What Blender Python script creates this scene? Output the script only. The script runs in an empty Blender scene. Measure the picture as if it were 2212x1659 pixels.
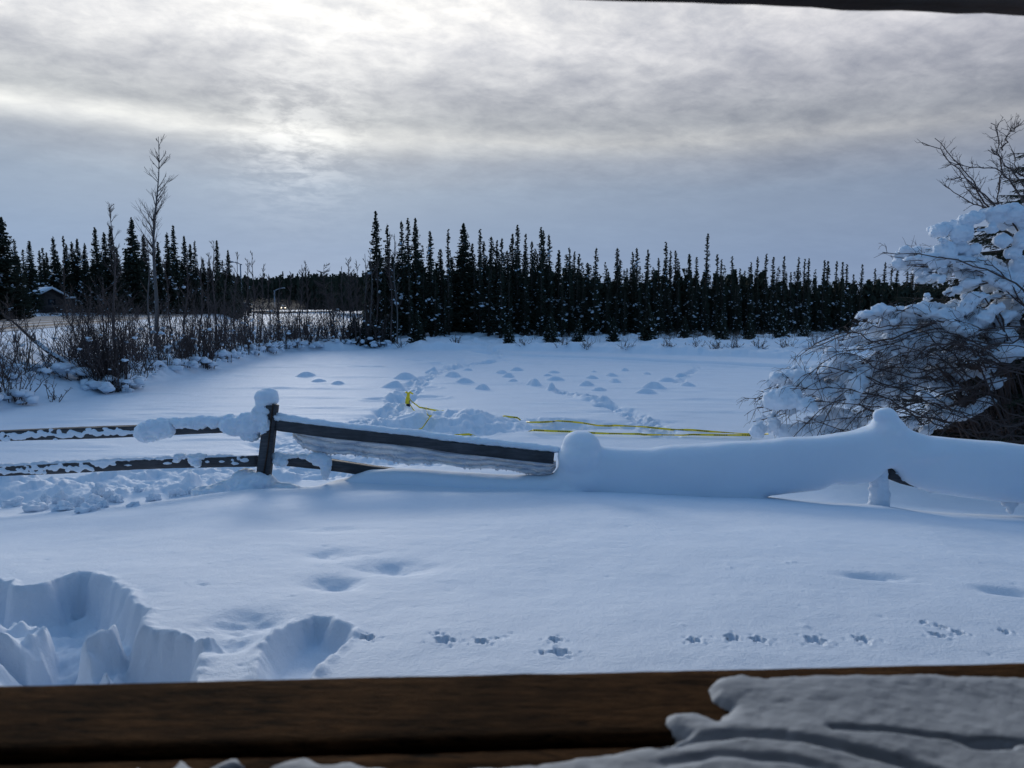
import bpy, bmesh, math, random
import numpy as np
from mathutils import Vector
random.seed(7); np.random.seed(7)
C = bpy.context.scene
COL = C.collection
R = math.radians
# ------------------------------------------------------------------ camera
CAM = np.array([0.0, 0.0, 2.6]); PITCH = R(5.9); F = 740.0
cd = bpy.data.cameras.new("camera"); cam = bpy.data.objects.new("camera", cd); COL.objects.link(cam)
cam.location = CAM; cam.rotation_euler = (math.pi/2 - PITCH, 0, 0)
cd.sensor_width = 36; cd.lens = F/1024*36; cd.clip_start = 0.02; cd.clip_end = 6000
cd.dof.use_dof = True; cd.dof.focus_distance = 12.0; cd.dof.aperture_fstop = 6.3
C.camera = cam
# ------------------------------------------------------------------ render / exposure
C.render.engine = 'CYCLES'
C.cycles.use_denoising = True
C.cycles.max_bounces = 6; C.cycles.diffuse_bounces = 3; C.cycles.glossy_bounces = 2
C.cycles.transmission_bounces = 3; C.cycles.volume_bounces = 0; C.cycles.transparent_max_bounces = 6
C.cycles.caustics_reflective = False; C.cycles.caustics_refractive = False
C.view_settings.view_transform = 'Standard'; C.view_settings.look = 'None'
C.view_settings.exposure = 0.0; C.view_settings.gamma = 1.0
# ------------------------------------------------------------------ sun behind thin cloud: low, ahead and left
SUN_AZ, SUN_EL = R(-16), R(12)          # azimuth from +Y towards +X
sl = bpy.data.lights.new("sun", 'SUN'); so = bpy.data.objects.new("sun", sl); COL.objects.link(so)
sl.energy = 1.4; sl.angle = R(14); sl.color = (1.0, 0.93, 0.84)
sd_ = Vector((math.sin(SUN_AZ)*math.cos(SUN_EL), math.cos(SUN_AZ)*math.cos(SUN_EL), math.sin(SUN_EL)))
so.rotation_euler = sd_.to_track_quat('Z', 'Y').to_euler(); so.location = sd_*200

class NT:                                   # small node helper
    def __init__(s, tree): s.t = tree; s.n = tree.nodes; s.l = tree.links
    def node(s, typ, **kw):
        n = s.n.new(typ)
        for k, v in kw.items(): setattr(n, k, v)
        return n
    def put(s, sock, v):
        if hasattr(v, 'is_output') or hasattr(v, 'links'): s.l.new(v, sock)
        else: sock.default_value = v
    def m(s, op, a, b=0.0, c=None, clamp=False):
        n = s.node('ShaderNodeMath', operation=op, use_clamp=clamp)
        s.put(n.inputs[0], a); s.put(n.inputs[1], b)
        if c is not None: s.put(n.inputs[2], c)
        return n.outputs[0]
    def mix(s, f, a, b, blend='MIX'):
        n = s.node('ShaderNodeMix', data_type='RGBA', blend_type=blend)
        s.put(n.inputs[0], f); s.put(n.inputs[6], a); s.put(n.inputs[7], b); return n.outputs[2]
    def noise(s, vec, scale, detail=4, rough=0.5, dist=0.0):
        n = s.node('ShaderNodeTexNoise'); s.put(n.inputs['Vector'], vec)
        n.inputs['Scale'].default_value = scale; n.inputs['Detail'].default_value = detail
        n.inputs['Roughness'].default_value = rough; n.inputs['Distortion'].default_value = dist
        return n.outputs['Fac']
    def ramp(s, f, stops, interp='LINEAR'):
        n = s.node('ShaderNodeValToRGB'); s.put(n.inputs[0], f); e = n.color_ramp.elements
        n.color_ramp.interpolation = interp
        while len(e) < len(stops): e.new(0.5)
        for i, (p, c) in enumerate(stops):
            e[i].position = p
            e[i].color = (c, c, c, 1) if isinstance(c, (int, float)) else (*c, 1)
        return n.outputs[0]
    def mapr(s, v, a, b, c, d):
        n = s.node('ShaderNodeMapRange'); n.clamp = True
        s.put(n.inputs[0], v)
        for i, q in enumerate((a, b, c, d)): n.inputs[i+1].default_value = q
        return n.outputs[0]
    def comb(s, x, y, z):
        n = s.node('ShaderNodeCombineXYZ'); s.put(n.inputs[0], x); s.put(n.inputs[1], y); s.put(n.inputs[2], z); return n.outputs[0]

# ------------------------------------------------------------------ world: thin nishita sky under a broken cloud deck
W = bpy.data.worlds.new("World"); C.world = W; W.use_nodes = True
W.node_tree.nodes.clear(); q = NT(W.node_tree)
tc = q.node('ShaderNodeTexCoord').outputs['Generated']
sp = q.node('ShaderNodeSeparateXYZ'); q.put(sp.inputs[0], tc); X, Y, Z = sp.outputs
zc = q.m('MAXIMUM', Z, 0.0)
dn = q.m('ADD', zc, 0.20)
px = q.m('DIVIDE', X, dn); py = q.m('DIVIDE', Y, dn)
pl = q.comb(px, py, 0.0)
n_big = q.noise(pl, 0.55, 3, 0.5, 0.6)
# streaks: stretched across and slightly tilted
sx = q.m('ADD', q.m('MULTIPLY', px, 0.9), q.m('MULTIPLY', py, 0.35)); sy = q.m('SUBTRACT', q.m('MULTIPLY', py, 1.05), q.m('MULTIPLY', px, 0.40))
st = q.comb(sx, sy, 3.0)
n_st = q.noise(st, 3.4, 7, 0.58, 0.35)
n_fine = q.noise(st, 10.5, 6, 0.62, 0.25)
# direction space noise keeps soft bands near the horizon
n_dir = q.noise(q.comb(q.m('MULTIPLY', X, 1.0), q.m('MULTIPLY', Y, 0.4), q.m('MULTIPLY', Z, 7.0)), 3.0, 5, 0.55, 0.3)
zz = q.m('ADD', zc, q.m('MULTIPLY', q.m('SUBTRACT', n_dir, 0.5), 0.024))
zz = q.m('ADD', zz, q.m('MULTIPLY', X, 0.012))
base = q.ramp(zz, [(0.0, (.315,.43,.61)), (0.07, (.29,.395,.56)), (0.15, (.32,.405,.52)), (0.185, (.36,.41,.48)),
                   (0.212, (.56,.58,.58)), (0.232, (.42,.45,.48)), (0.275, (.55,.57,.60)), (0.315, (.80,.805,.81)),
                   (0.37, (1.0,.99,.95)), (0.50, (.70,.74,.80)), (0.72, (.30,.44,.66)), (1.0, (.18,.32,.56))])
dark = q.mapr(n_st, 0.34, 0.64, 0.76, 1.14)
fine = q.mapr(n_fine, 0.32, 0.66, 0.82, 1.15)
big = q.mapr(n_big, 0.3, 0.7, 0.97, 1.02)
mod = q.m('MULTIPLY', q.m('MULTIPLY', dark, fine), big)
up = q.mapr(zz, 0.13, 0.25, 0.12, 1.0)              # the modelling fades towards the horizon
mod = q.m('ADD', q.m('MULTIPLY', mod, up), q.m('SUBTRACT', 1.0, up))
mb_ = q.m('ADD', q.m('MULTIPLY', mod, 0.78), 0.235); mg_ = q.m('ADD', q.m('MULTIPLY', mod, 0.93), 0.07)
cl = q.mix(1.0, base, q.comb(mod, mg_, mb_), 'MULTIPLY')
# glow where the sun stands behind the cloud
dp = q.node('ShaderNodeVectorMath', operation='DOT_PRODUCT'); q.put(dp.inputs[0], tc); dp.inputs[1].default_value = tuple(sd_)
dot = q.m('MAXIMUM', dp.outputs['Value'], 0.0)
g1 = q.m('POWER', dot, 420.0); g2 = q.m('POWER', dot, 9.0)
spk = q.mapr(n_fine, 0.40, 0.60, 0.15, 1.4)
add = q.m('ADD', q.m('MULTIPLY', q.m('MULTIPLY', g1, spk), 0.20), q.m('MULTIPLY', q.m('MULTIPLY', g2, q.mapr(Z, .1, .22, .1, 1)), 0.10))
warm = q.mix(1.0, (1.0, .97, .90, 1), q.comb(add, add, add), 'MULTIPLY')
cl = q.mix(1.0, cl, warm, 'ADD')
bd = q.m('DIVIDE', q.m('SUBTRACT', zz, 0.210), 0.013); bg_ = q.m('MULTIPLY', q.m('POWER', 2.718, q.m('MULTIPLY', q.m('MULTIPLY', bd, bd), -1.0)), q.mapr(X, -.5, .15, .22, 0.0))
cl = q.mix(1.0, cl, q.mix(1.0, (1.0, .98, .93, 1), q.comb(bg_, bg_, bg_), 'MULTIPLY'), 'ADD')
# right side a little darker, and a bluer, thinner deck behind the camera
side = q.mapr(X, -0.2, 0.62, 1.0, 0.72)
cl = q.mix(1.0, cl, q.comb(side, side, q.m('ADD', q.m('MULTIPLY', side, 0.8), 0.2)), 'MULTIPLY')
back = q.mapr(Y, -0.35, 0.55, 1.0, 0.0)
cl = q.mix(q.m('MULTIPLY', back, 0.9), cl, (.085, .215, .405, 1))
sky = q.node('ShaderNodeTexSky', sky_type='NISHITA'); sky.sun_disc = False
sky.sun_elevation = SUN_EL; sky.sun_rotation = SUN_AZ; sky.air_density = 1.2
bg1 = q.node('ShaderNodeBackground'); q.put(bg1.inputs[0], sky.outputs[0]); bg1.inputs[1].default_value = 0.05
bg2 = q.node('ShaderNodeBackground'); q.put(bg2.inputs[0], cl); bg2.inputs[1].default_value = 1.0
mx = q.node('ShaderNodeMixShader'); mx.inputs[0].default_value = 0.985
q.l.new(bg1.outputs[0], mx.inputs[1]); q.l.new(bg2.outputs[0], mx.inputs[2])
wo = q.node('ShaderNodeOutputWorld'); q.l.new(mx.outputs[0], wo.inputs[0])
W.cycles.sampling_method = 'AUTOMATIC'

# ------------------------------------------------------------------ pixel -> world (photo pixels on a 2212 px wide picture)
def ray(u, v):
    a = (u/2.16016 - 512)/F; b = (384 - v/2.16016)/F
    return np.array([a, math.cos(PITCH) + b*math.sin(PITCH), -math.sin(PITCH) + b*math.cos(PITCH)])
def P(u, v, y):
    d = ray(u, v); return CAM + d*(y/d[1])
def G(u, v, z=0.0):
    d = ray(u, v); return CAM + d*((z - CAM[2])/d[2])
# ------------------------------------------------------------------ numpy noise
def _h(ix, iy, iz, seed):
    h = (ix.astype(np.int64)*374761393 + iy.astype(np.int64)*668265263 + iz*2147483647 + seed*1274126177) & 0xffffffff
    h = ((h ^ (h >> 13))*1274126177) & 0xffffffff
    return ((h ^ (h >> 16)) & 0xffff)/65535.0
def vn(x, y, seed=0):
    ix = np.floor(x); iy = np.floor(y); fx = x-ix; fy = y-iy
    fx = fx*fx*fx*(fx*(fx*6-15)+10); fy = fy*fy*fy*(fy*(fy*6-15)+10)
    a = _h(ix, iy, 0, seed); b = _h(ix+1, iy, 0, seed); c = _h(ix, iy+1, 0, seed); d = _h(ix+1, iy+1, 0, seed)
    return (a*(1-fx)+b*fx)*(1-fy)+(c*(1-fx)+d*fx)*fy - 0.5
def fbm(x, y, octv=4, seed=0, gain=0.5):
    s = 0; a = 1.0
    for i in range(octv):
        s = s + a*vn(x*2**i + 17.3*i, y*2**i - 9.1*i, seed+i); a *= gain
    return s
def vn3(p, sc, seed=0):
    p = p*sc; i = np.floor(p); f = p-i; f = f*f*(3-2*f); r = 0
    for dx in (0, 1):
        for dy in (0, 1):
            for dz in (0, 1):
                w = (f[:,0] if dx else 1-f[:,0])*(f[:,1] if dy else 1-f[:,1])*(f[:,2] if dz else 1-f[:,2])
                r = r + w*_h(i[:,0]+dx, i[:,1]+dy, (i[:,2]+dz).astype(np.int64)*7919, seed)
    return r - 0.5
def sstep(a, b, x):
    t = np.clip((x-a)/(b-a), 0, 1); return t*t*(3-2*t)
def sdf(px_, py_, poly):                    # negative inside
    poly = np.asarray(poly, float)[:, :2]; n = len(poly)
    d = np.full(px_.shape, 1e9); ins = np.zeros(px_.shape, bool)
    for i in range(n):
        a = poly[i]; b = poly[(i+1) % n]; e = b-a
        wx = px_-a[0]; wy = py_-a[1]
        t = np.clip((wx*e[0]+wy*e[1])/(e@e+1e-12), 0, 1)
        d = np.minimum(d, (wx-e[0]*t)**2+(wy-e[1]*t)**2)
        c = (a[1] > py_) != (b[1] > py_)
        if abs(e[1]) > 1e-12: ins ^= c & (px_ < e[0]*(py_-a[1])/e[1]+a[0])
    return np.where(ins, -1, 1)*np.sqrt(d)
def pdist(px_, py_, pts):                   # distance to a polyline
    pts = np.asarray(pts, float)[:, :2]; d = np.full(px_.shape, 1e9)
    for a, b in zip(pts[:-1], pts[1:]):
        e = b-a; wx = px_-a[0]; wy = py_-a[1]
        t = np.clip((wx*e[0]+wy*e[1])/(e@e+1e-12), 0, 1)
        d = np.minimum(d, (wx-e[0]*t)**2+(wy-e[1]*t)**2)
    return np.sqrt(d)
# ------------------------------------------------------------------ mesh helpers
def make_mesh(name, v, faces, mat, smooth=True):
    me = bpy.data.meshes.new(name); v = np.asarray(v, np.float32)
    if isinstance(faces, np.ndarray):
        k = faces.shape[1]; nf = len(faces); flat = faces.astype(np.int32).ravel(); starts = np.arange(nf, dtype=np.int32)*k
    else:
        flat = np.array([i for f in faces for i in f], np.int32); ln = np.array([len(f) for f in faces], np.int32)
        starts = np.concatenate([[0], np.cumsum(ln)[:-1]]).astype(np.int32); nf = len(faces)
    me.vertices.add(len(v)); me.vertices.foreach_set('co', v.ravel())
    me.loops.add(len(flat)); me.loops.foreach_set('vertex_index', flat)
    me.polygons.add(nf); me.polygons.foreach_set('loop_start', starts)
    me.update(calc_edges=True); me.validate()
    if smooth: me.polygons.foreach_set('use_smooth', np.ones(nf, bool))
    me.materials.append(mat); return me
def link(name, me, parent=None, loc=None):
    o = bpy.data.objects.new(name, me); COL.objects.link(o)
    if parent is not None: o.parent = parent
    if loc is not None: o.location = [float(c) for c in loc]
    return o
def tag(o, label=None, cat=None, group=None, kind=None):
    for k, s in (('label', label), ('category', cat), ('group', group), ('kind', kind)):
        if s: o[k] = s
    return o
def empty(name, loc, label, cat, group=None, rz=0):
    o = bpy.data.objects.new(name, None); COL.objects.link(o); o.empty_display_size = .2
    o.location = [float(c) for c in loc]; o.rotation_euler.z = rz
    return tag(o, label, cat, group)
class MB:
    def __init__(s): s.v = []; s.f = []; s.n = 0
    def add(s, v, f):
        v = np.asarray(v, float); s.v.append(v); s.f += [tuple(int(i)+s.n for i in q_) for q_ in f]; s.n += len(v)
    def tube(s, pts, rad, k=5, cap=True):
        pts = np.asarray(pts, float); n = len(pts)
        rad = np.full(n, rad) if np.isscalar(rad) else np.asarray(rad, float)
        tg = np.gradient(pts, axis=0); tg /= np.linalg.norm(tg, axis=1)[:, None]+1e-9
        ref = np.array([0, 0, 1.0]) if abs(tg[0][2]) < .9 else np.array([1.0, 0, 0])
        a = np.cross(tg, ref); a /= np.linalg.norm(a, axis=1)[:, None]+1e-9; b = np.cross(tg, a)
        th = np.arange(k)*2*math.pi/k
        v = (pts[:, None, :] + rad[:, None, None]*(np.cos(th)[None, :, None]*a[:, None, :]+np.sin(th)[None, :, None]*b[:, None, :])).reshape(-1, 3)
        f = [(i*k+j, i*k+(j+1) % k, (i+1)*k+(j+1) % k, (i+1)*k+j) for i in range(n-1) for j in range(k)]
        if cap: f += [tuple(range(k))[::-1], tuple((n-1)*k+j for j in range(k))]
        s.add(v, f)
    def box(s, c, sz, rz=0, bev=0):
        x, y, z = [q_/2 for q_ in sz]
        v = np.array([[a*x, b*y, c_*z] for a in (-1, 1) for b in (-1, 1) for c_ in (-1, 1)])
        cr, sr = math.cos(rz), math.sin(rz)
        v = np.stack([v[:,0]*cr-v[:,1]*sr, v[:,0]*sr+v[:,1]*cr, v[:,2]], 1)+np.asarray(c)
        s.add(v, [(0,1,3,2),(4,6,7,5),(0,4,5,1),(2,3,7,6),(0,2,6,4),(1,5,7,3)])
    def mesh(s, name, mat, smooth=True): return make_mesh(name, np.concatenate(s.v), s.f, mat, smooth)
    def build(s, name, mat, parent=None, loc=None, smooth=True): return link(name, s.mesh(name, mat, smooth), parent, loc)
_ico = {}
def ico(sub):
    if sub not in _ico:
        bm = bmesh.new(); bmesh.ops.create_icosphere(bm, subdivisions=sub, radius=1)
        _ico[sub] = (np.array([v.co[:] for v in bm.verts]), [tuple(v.index for v in f.verts) for f in bm.faces]); bm.free()
    return _ico[sub]
def blob(mb, c, r, sub=2, rough=.25, seed=None, rot=0):
    v, f = ico(sub); seed = random.randrange(9999) if seed is None else seed
    d = 1 + rough*2*vn3(v+seed*.37, 1.5, seed) + rough*vn3(v+seed, 3.7, seed+1)
    v = v*d[:, None]*np.asarray(r)
    if rot:
        c_, s_ = math.cos(rot), math.sin(rot); v = np.stack([v[:,0]*c_-v[:,2]*s_, v[:,1], v[:,0]*s_+v[:,2]*c_], 1)
    mb.add(v+np.asarray(c), f)
def fuse(mb, name, mat, voxel=.02, smooth=2, amp=.01, sc=8., seed=1, crumb=0):   # join lumps into one skin of snow
    me = mb.mesh('t', mat); o = link('t', me)
    m = o.modifiers.new('r', 'REMESH'); m.mode = 'VOXEL'; m.voxel_size = voxel; m.use_smooth_shade = True
    if smooth: s_ = o.modifiers.new('s', 'SMOOTH'); s_.iterations = smooth; s_.factor = .5
    dg = bpy.context.evaluated_depsgraph_get(); ev = o.evaluated_get(dg)
    out = bpy.data.meshes.new_from_object(ev); bpy.data.objects.remove(o); bpy.data.meshes.remove(me)
    out.name = name; n = len(out.vertices); co = np.empty(n*3, np.float32); out.vertices.foreach_get('co', co); co = co.reshape(-1, 3).astype(float)
    no = np.empty(n*3, np.float32); out.vertices.foreach_get('normal', no); no = no.reshape(-1, 3)
    d = amp*(vn3(co, sc, seed)*1.3+vn3(co, sc*2.3, seed+5)*.8+vn3(co, sc*6, seed+8)*.35) + crumb*(.22-np.abs(vn3(co, 14, seed+11))-.7*np.abs(vn3(co, 37, seed+12)))
    co = co + no*d[:, None]
    out.vertices.foreach_set('co', co.astype(np.float32).ravel())
    out.materials.clear(); out.materials.append(mat)
    out.polygons.foreach_set('use_smooth', np.ones(len(out.polygons), bool)); out.update()
    return out
# ------------------------------------------------------------------ materials
def mat(name, base, rough=.8, spec=.2):
    m = bpy.data.materials.new(name); m.use_nodes = True; t = NT(m.node_tree); b = m.node_tree.nodes['Principled BSDF']
    b.inputs['Base Color'].default_value = (*base, 1); b.inputs['Roughness'].default_value = rough
    b.inputs['Specular IOR Level'].default_value = spec
    return m, t, b
def bump(t, b, h, strength, dist):
    n = t.node('ShaderNodeBump'); n.inputs['Strength'].default_value = strength; n.inputs['Distance'].default_value = dist
    t.put(n.inputs['Height'], h); t.l.new(n.outputs[0], b.inputs['Normal'])
def snow_mat(name, sss=0.0, col=(.76, .84, .94), grain=.006):
    m, t, b = mat(name, col, .75, .25)
    tc_ = t.node('ShaderNodeTexCoord').outputs['Object']
    n1 = t.noise(tc_, 9, 6, .6); n2 = t.noise(tc_, 70, 3, .7)
    n4 = t.noise(tc_, 260, 2, .7); h = t.m('ADD', t.m('ADD', t.m('MULTIPLY', n1, .9), t.m('MULTIPLY', n2, .45)), t.m('MULTIPLY', n4, .16))
    bump(t, b, h, .55, grain*3)
    n3 = t.noise(tc_, 1.3, 5, .6)
    t.put(b.inputs['Base Color'], t.mix(t.mapr(n3, .35, .65, 0, 1), (*[c*.965 for c in col], 1), (*col, 1)))
    if sss:
        b.inputs['Subsurface Weight'].default_value = sss; b.inputs['Subsurface Radius'].default_value = (.6, .8, 1.0); b.inputs['Subsurface Scale'].default_value = .05
    return m
M_SNOW = snow_mat('snow'); M_DRIFT = snow_mat('drifted_snow', .35, grain=.003); M_CLUMP = snow_mat('clumped_snow')
def twig_mat(name, a, b_):
    m, t, b = mat(name, a, .85, .2); tc_ = t.node('ShaderNodeTexCoord').outputs['Object']
    t.put(b.inputs['Base Color'], t.mix(t.noise(tc_, 6, 3), (*a, 1), (*b_, 1))); return m
M_TWIG = twig_mat('dark_twig', (.055, .042, .040), (.12, .09, .085))
M_BIRCH = twig_mat('birch_bark', (.17, .16, .16), (.09, .08, .08))
M_BARK = twig_mat('spruce_bark', (.05, .04, .035), (.09, .075, .065))
def needle_mat():
    m, t, b = mat('spruce_needles', (.03, .042, .03), .9, .1); tc_ = t.node('ShaderNodeTexCoord').outputs['Object']
    oi = t.node('ShaderNodeObjectInfo').outputs['Random']
    c = t.mix(t.noise(tc_, 1.4, 4), (.022, .032, .026, 1), (.048, .056, .038, 1))
    c = t.mix(t.m('MULTIPLY', oi, .5), c, (.05, .05, .036, 1)); t.put(b.inputs['Base Color'], c); return m
M_NEEDLE = needle_mat()
def wood_mat(name, a, c, sc=(1.2, 22, 22), bs=.5, rough=.7):
    m, t, b = mat(name, a, rough, .3 if rough < .9 else .05); tc_ = t.node('ShaderNodeTexCoord').outputs['Object']
    mp = t.node('ShaderNodeMapping'); mp.inputs['Scale'].default_value = sc; t.put(mp.inputs[0], tc_)
    g = t.noise(mp.outputs[0], 2.2, 8, .65, .8); g2 = t.noise(mp.outputs[0], 9, 4, .7)
    big_ = t.noise(tc_, 3.5, 4, .6, .5)
    f = t.mapr(t.m('ADD', t.m('MULTIPLY', g, .7), t.m('MULTIPLY', g2, .3)), .36, .62, 0, 1)
    col = t.mix(f, (*a, 1), (*c, 1)); col = t.mix(t.mapr(big_, .35, .7, 0, .6), col, (*[x*.45 for x in a], 1))
    t.put(b.inputs['Base Color'], col); bump(t, b, t.m('ADD', g, g2), bs, .004); return m
M_FENCE = wood_mat('weathered_fence_wood', (.040, .043, .05), (.105, .105, .115), (2.0, 2.0, 30))
M_LEDGE = wood_mat('stained_ledge_wood', (.012, .0065, .004), (.17, .088, .038), (7, 42, 42), .9, .95)
_n = M_LEDGE.node_tree; t = NT(_n); b = _n.nodes['Principled BSDF']; src = b.inputs['Base Color'].links[0].from_socket
tc_ = t.node('ShaderNodeTexCoord').outputs['Object']; mp = t.node('ShaderNodeMapping'); mp.inputs['Scale'].default_value = (1.6, 26, 26); mp.inputs['Rotation'].default_value = (0, 0, -.045); t.put(mp.inputs[0], tc_)
cr_ = t.mapr(t.m('ABSOLUTE', t.m('SUBTRACT', t.noise(mp.outputs[0], 2.4, 3, .5, .4), .5)), .004, .022, 1, 0); gate = t.mapr(t.noise(tc_, 7, 2), .48, .56, 0, 1)
vo = t.node('ShaderNodeTexVoronoi'); mp2 = t.node('ShaderNodeMapping'); mp2.inputs['Scale'].default_value = (3.2, 6.5, 1); t.put(mp2.inputs[0], tc_); t.put(vo.inputs['Vector'], mp2.outputs[0]); vo.inputs['Scale'].default_value = 1.0
kn = t.mapr(vo.outputs['Distance'], .05, .13, .85, 0)
t.put(b.inputs['Base Color'], t.mix(t.m('MAXIMUM', t.m('MULTIPLY', cr_, gate), kn), src, (.006, .004, .003, 1)))
M_BEAM = wood_mat('dark_beam_wood', (.03, .018, .012), (.07, .04, .026), (1.5, 16, 16))
# ------------------------------------------------------------------ ground
RD = np.array([math.sin(R(-16.9)), math.cos(R(-16.9))]); RL = np.array([-RD[1], RD[0]])     # road direction, its left
L0, L1, ZROAD = 9.8, 24.4, 1.75
POND = [G(u, v)[:2] for u, v in [(-500,1010),(-200,935),(0,886),(80,872),(150,866),(270,842),(350,826),(430,806),(500,793),(560,776),(620,761),(690,757),(740,757),
        (800,753),(850,754),(900,758),(980,757),(1040,756),(1100,758),(1200,760),(1300,762),(1434,767),(1600,772),(1740,778),(1900,787),(2300,806),(2700,830)]]
POND = np.array(POND + [[24, 30], [13, 12.5], [7, 11.0], [0, 10.4], [-6, 10.6], [-12, 12]])
CR_U = [-400,0,300,520,900,1300,1600,1704,1805,1923,2057,2212,2600]; CR_V = [1135,1108,1085,1058,1062,1062,1068,1074,1080,1084,1100,1111,1140]
def crest_z(x, yc=6.9):                    # height of the bank's brow under the fence, as it runs sideways
    u = (x/yc/1.0)*F*(math.cos(PITCH)+.02)*2.16016 + 1106
    v = np.interp(u, CR_U, CR_V); b = (384 - v/2.16016)/F
    dy = math.cos(PITCH)+b*math.sin(PITCH); dz = -math.sin(PITCH)+b*math.cos(PITCH)
    return CAM[2] + dz/dy*yc
def base_z(x, y):
    r = np.hypot(x, y); ya = np.where(y > 0, y, 0)
    x65 = x*6.9/np.maximum(y, 1.5)*.5 + x*.5
    zc = crest_z(np.clip(np.where(y > 6.9, x, x65), -6.5, 6.5))
    near = 1.44 + (zc-1.44)*np.clip((ya-1.8)/5.1, 0, 1)**1.15
    t = np.clip((ya-6.9)/3.75, 0, 1)
    drop = zc*(1-t)**1.25*(1-.55*t)
    # in the middle the bank stays level up to the drifted fence, then falls
    lvl = sstep(-2.3, -1.6, x)*(1-sstep(1.9, 3.2, x))
    t2 = np.clip((ya-7.35)/3.2, 0, 1); drop2 = zc*(1-t2)**1.4
    drop = drop*(1-lvl)+drop2*lvl
    z = np.where(ya <= 6.9, near, drop)
    sd = sdf(x, y, POND); lat = x*RL[0]+y*RL[1]
    out = .34*sstep(.0, .9, sd) + .3*sstep(1, 9, sd)
    wr = sstep(L0-5.5, L0-.2, lat)**1.2*sstep(4, 14, y)*sstep(0, 3.6, sd)
    out = out*(1-wr) + (ZROAD-.03)*wr
    berm = .28*np.exp(-((lat-(L1+1.6))/1.1)**2) + .03*np.exp(-((lat-(L0-1.2))/.8)**2)*sstep(14, 22, y)
    far = sstep(L1+2, L1+25, lat)*.5
    out = out + berm + far
    far_side = y > 11.5
    z = np.where(far_side & (sd > 0), out, z)
    mixn = sstep(8, 11.5, y)*(sd > 0)
    z = np.where((~far_side) & (sd > 0) & (y > 8), z*(1-mixn)+np.maximum(out, z)*mixn, z)
    return z, sd, lat
def gz(x, y):
    z, _, _ = base_z(np.array([float(x)]), np.array([float(y)])); return float(z[0])
def hit(u, v, lo=1.5, hi=400):              # where a photo pixel meets the ground
    d = ray(u, v); ys = np.exp(np.linspace(math.log(lo), math.log(hi), 1500)); t = ys/d[1]
    pts = CAM[None, :]+t[:, None]*d[None, :]; z, _, _ = base_z(pts[:, 0], pts[:, 1])
    k = np.nonzero(pts[:, 2] <= z)[0]
    i = k[0] if len(k) else len(ys)-1
    return np.array([pts[i, 0], pts[i, 1], z[i]])
def N(pts, z=1.42):                          # near-snow outline from photo pixels
    return np.array([hit(u, v)[:2] for u, v in pts])
PX = lambda x, y: np.array([(x, y)])
# outlines and traces
def c7(pts): return [(x*.4297, 1192+y*.4297) for x, y in pts]
def c2(pts): return [(734+x*.3516, 414.7+y*.3516) for x, y in pts]
HOLE1 = N(c7([(-260,110),(-60,140),(40,155),(75,180),(150,172),(215,160),(330,120),(400,108),(455,105),(520,130),(600,175),(618,190),(648,232),(735,295),
              (705,360),(700,405),(800,415),(900,430),(940,455),(1015,490),(1030,520),(990,600),(960,720),(-260,740)]))
HOLE2 = N(c7([(1318,500),(1400,420),(1500,350),(1580,325),(1660,330),(1678,362),(1760,385),(1765,430),(1700,490),(1640,540),(1590,590),(1540,690),(1290,700),(1320,590)]))
BLK = [(N(c7([(-250,230),(0,270),(60,225),(160,200),(215,235),(262,290),(250,360),(120,400),(-250,400)])), .17),
       (N(c7([(395,330),(430,300),(490,282),(545,320),(610,345),(640,420),(560,500),(400,500),(385,420)])), .19),
       (N(c7([(-250,430),(60,420),(135,395),(150,440),(330,490),(260,560),(120,690),(-250,690)])), .10),
       (N(c7([(480,610),(560,560),(640,590),(760,575),(820,610),(800,700),(490,700)])), .13),
       (N(c7([(160,620),(200,585),(245,610),(260,660),(170,670)])), .13)]
DIPS = [((850,1218),(.30,.16),.045),((722,1253),(.16,.15),.06),((715,1195),(.28,.16),.03),((700,1142),(.45,.15),.02),((528,1345),(.22,.20),.07),((480,1390),(.16,.12),.05),
        ((1885,1246),(.22,.07),.045),((2185,1272),(.20,.09),.05),((1960,1256),(.12,.04),.012),((440,1260),(.035,.02),.012),((97,1207),(.03,.02),.012),((895,1303),(.012,.01),.008)]
PRINTS = [(960,1385,.050),(1040,1386,.038),(1200,1381,.036),(1211,1412,.048),(1500,1385,.036),(1583,1377,.050),(1640,1381,.044),(1763,1381,.055),
          (1865,1379,.046),(2025,1372,.040),(2070,1366,.032),(2170,1357,.026),(795,1377,.038),(1075,1378,.012),(945,1368,.018),(1170,1412,.014),(1998,1345,.022),(2032,1352,.03)]
TRAIL = [G(u, v)[:2] for u, v in c2([(180,1480),(300,1380),(360,1290),(405,1235),(450,1195),(500,1160),(560,1130),(620,1104),(680,1080),(740,1068),(800,1060),(870,1050),(930,1040),(970,1026),(985,1008)])] + [G(1062,757)[:2], G(1030,749)[:2]]
TRAIL2 = [G(u, v)[:2] for u, v in c2([(1310,1218),(1380,1236),(1450,1250),(1530,1270),(1600,1292),(1640,1315),(1700,1338),(1770,1362),(1850,1400),(1900,1440),(2000,1500)])]
TRAIL3 = [G(u, v)[:2] for u, v in [(1476,832),(1470,822),(1480,812),(1492,805),(1502,798),(1498,792)]]
PATH = [G(u, v)[:2] for u, v in [(1045,760),(1100,768),(1200,772),(1300,776),(1400,780),(1500,785),(1600,790),(1720,797),(1900,806)]]
LOOPS = [[G(u, v)[:2] for u, v in c2(s)] for s in ([(420,1035),(520,1020),(560,1028),(480,1040)],[(500,1060),(600,1050),(700,1068),(760,1070),(640,1062),(540,1064)],[(740,1030),(780,1048),(730,1062)],
        [(1030,1035),(1100,1050),(1200,1060)],[(110,1073),(240,1073)],[(205,1275),(330,1270)],[(470,1260),(600,1264)],[(500,1210),(560,1205)])]
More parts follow.
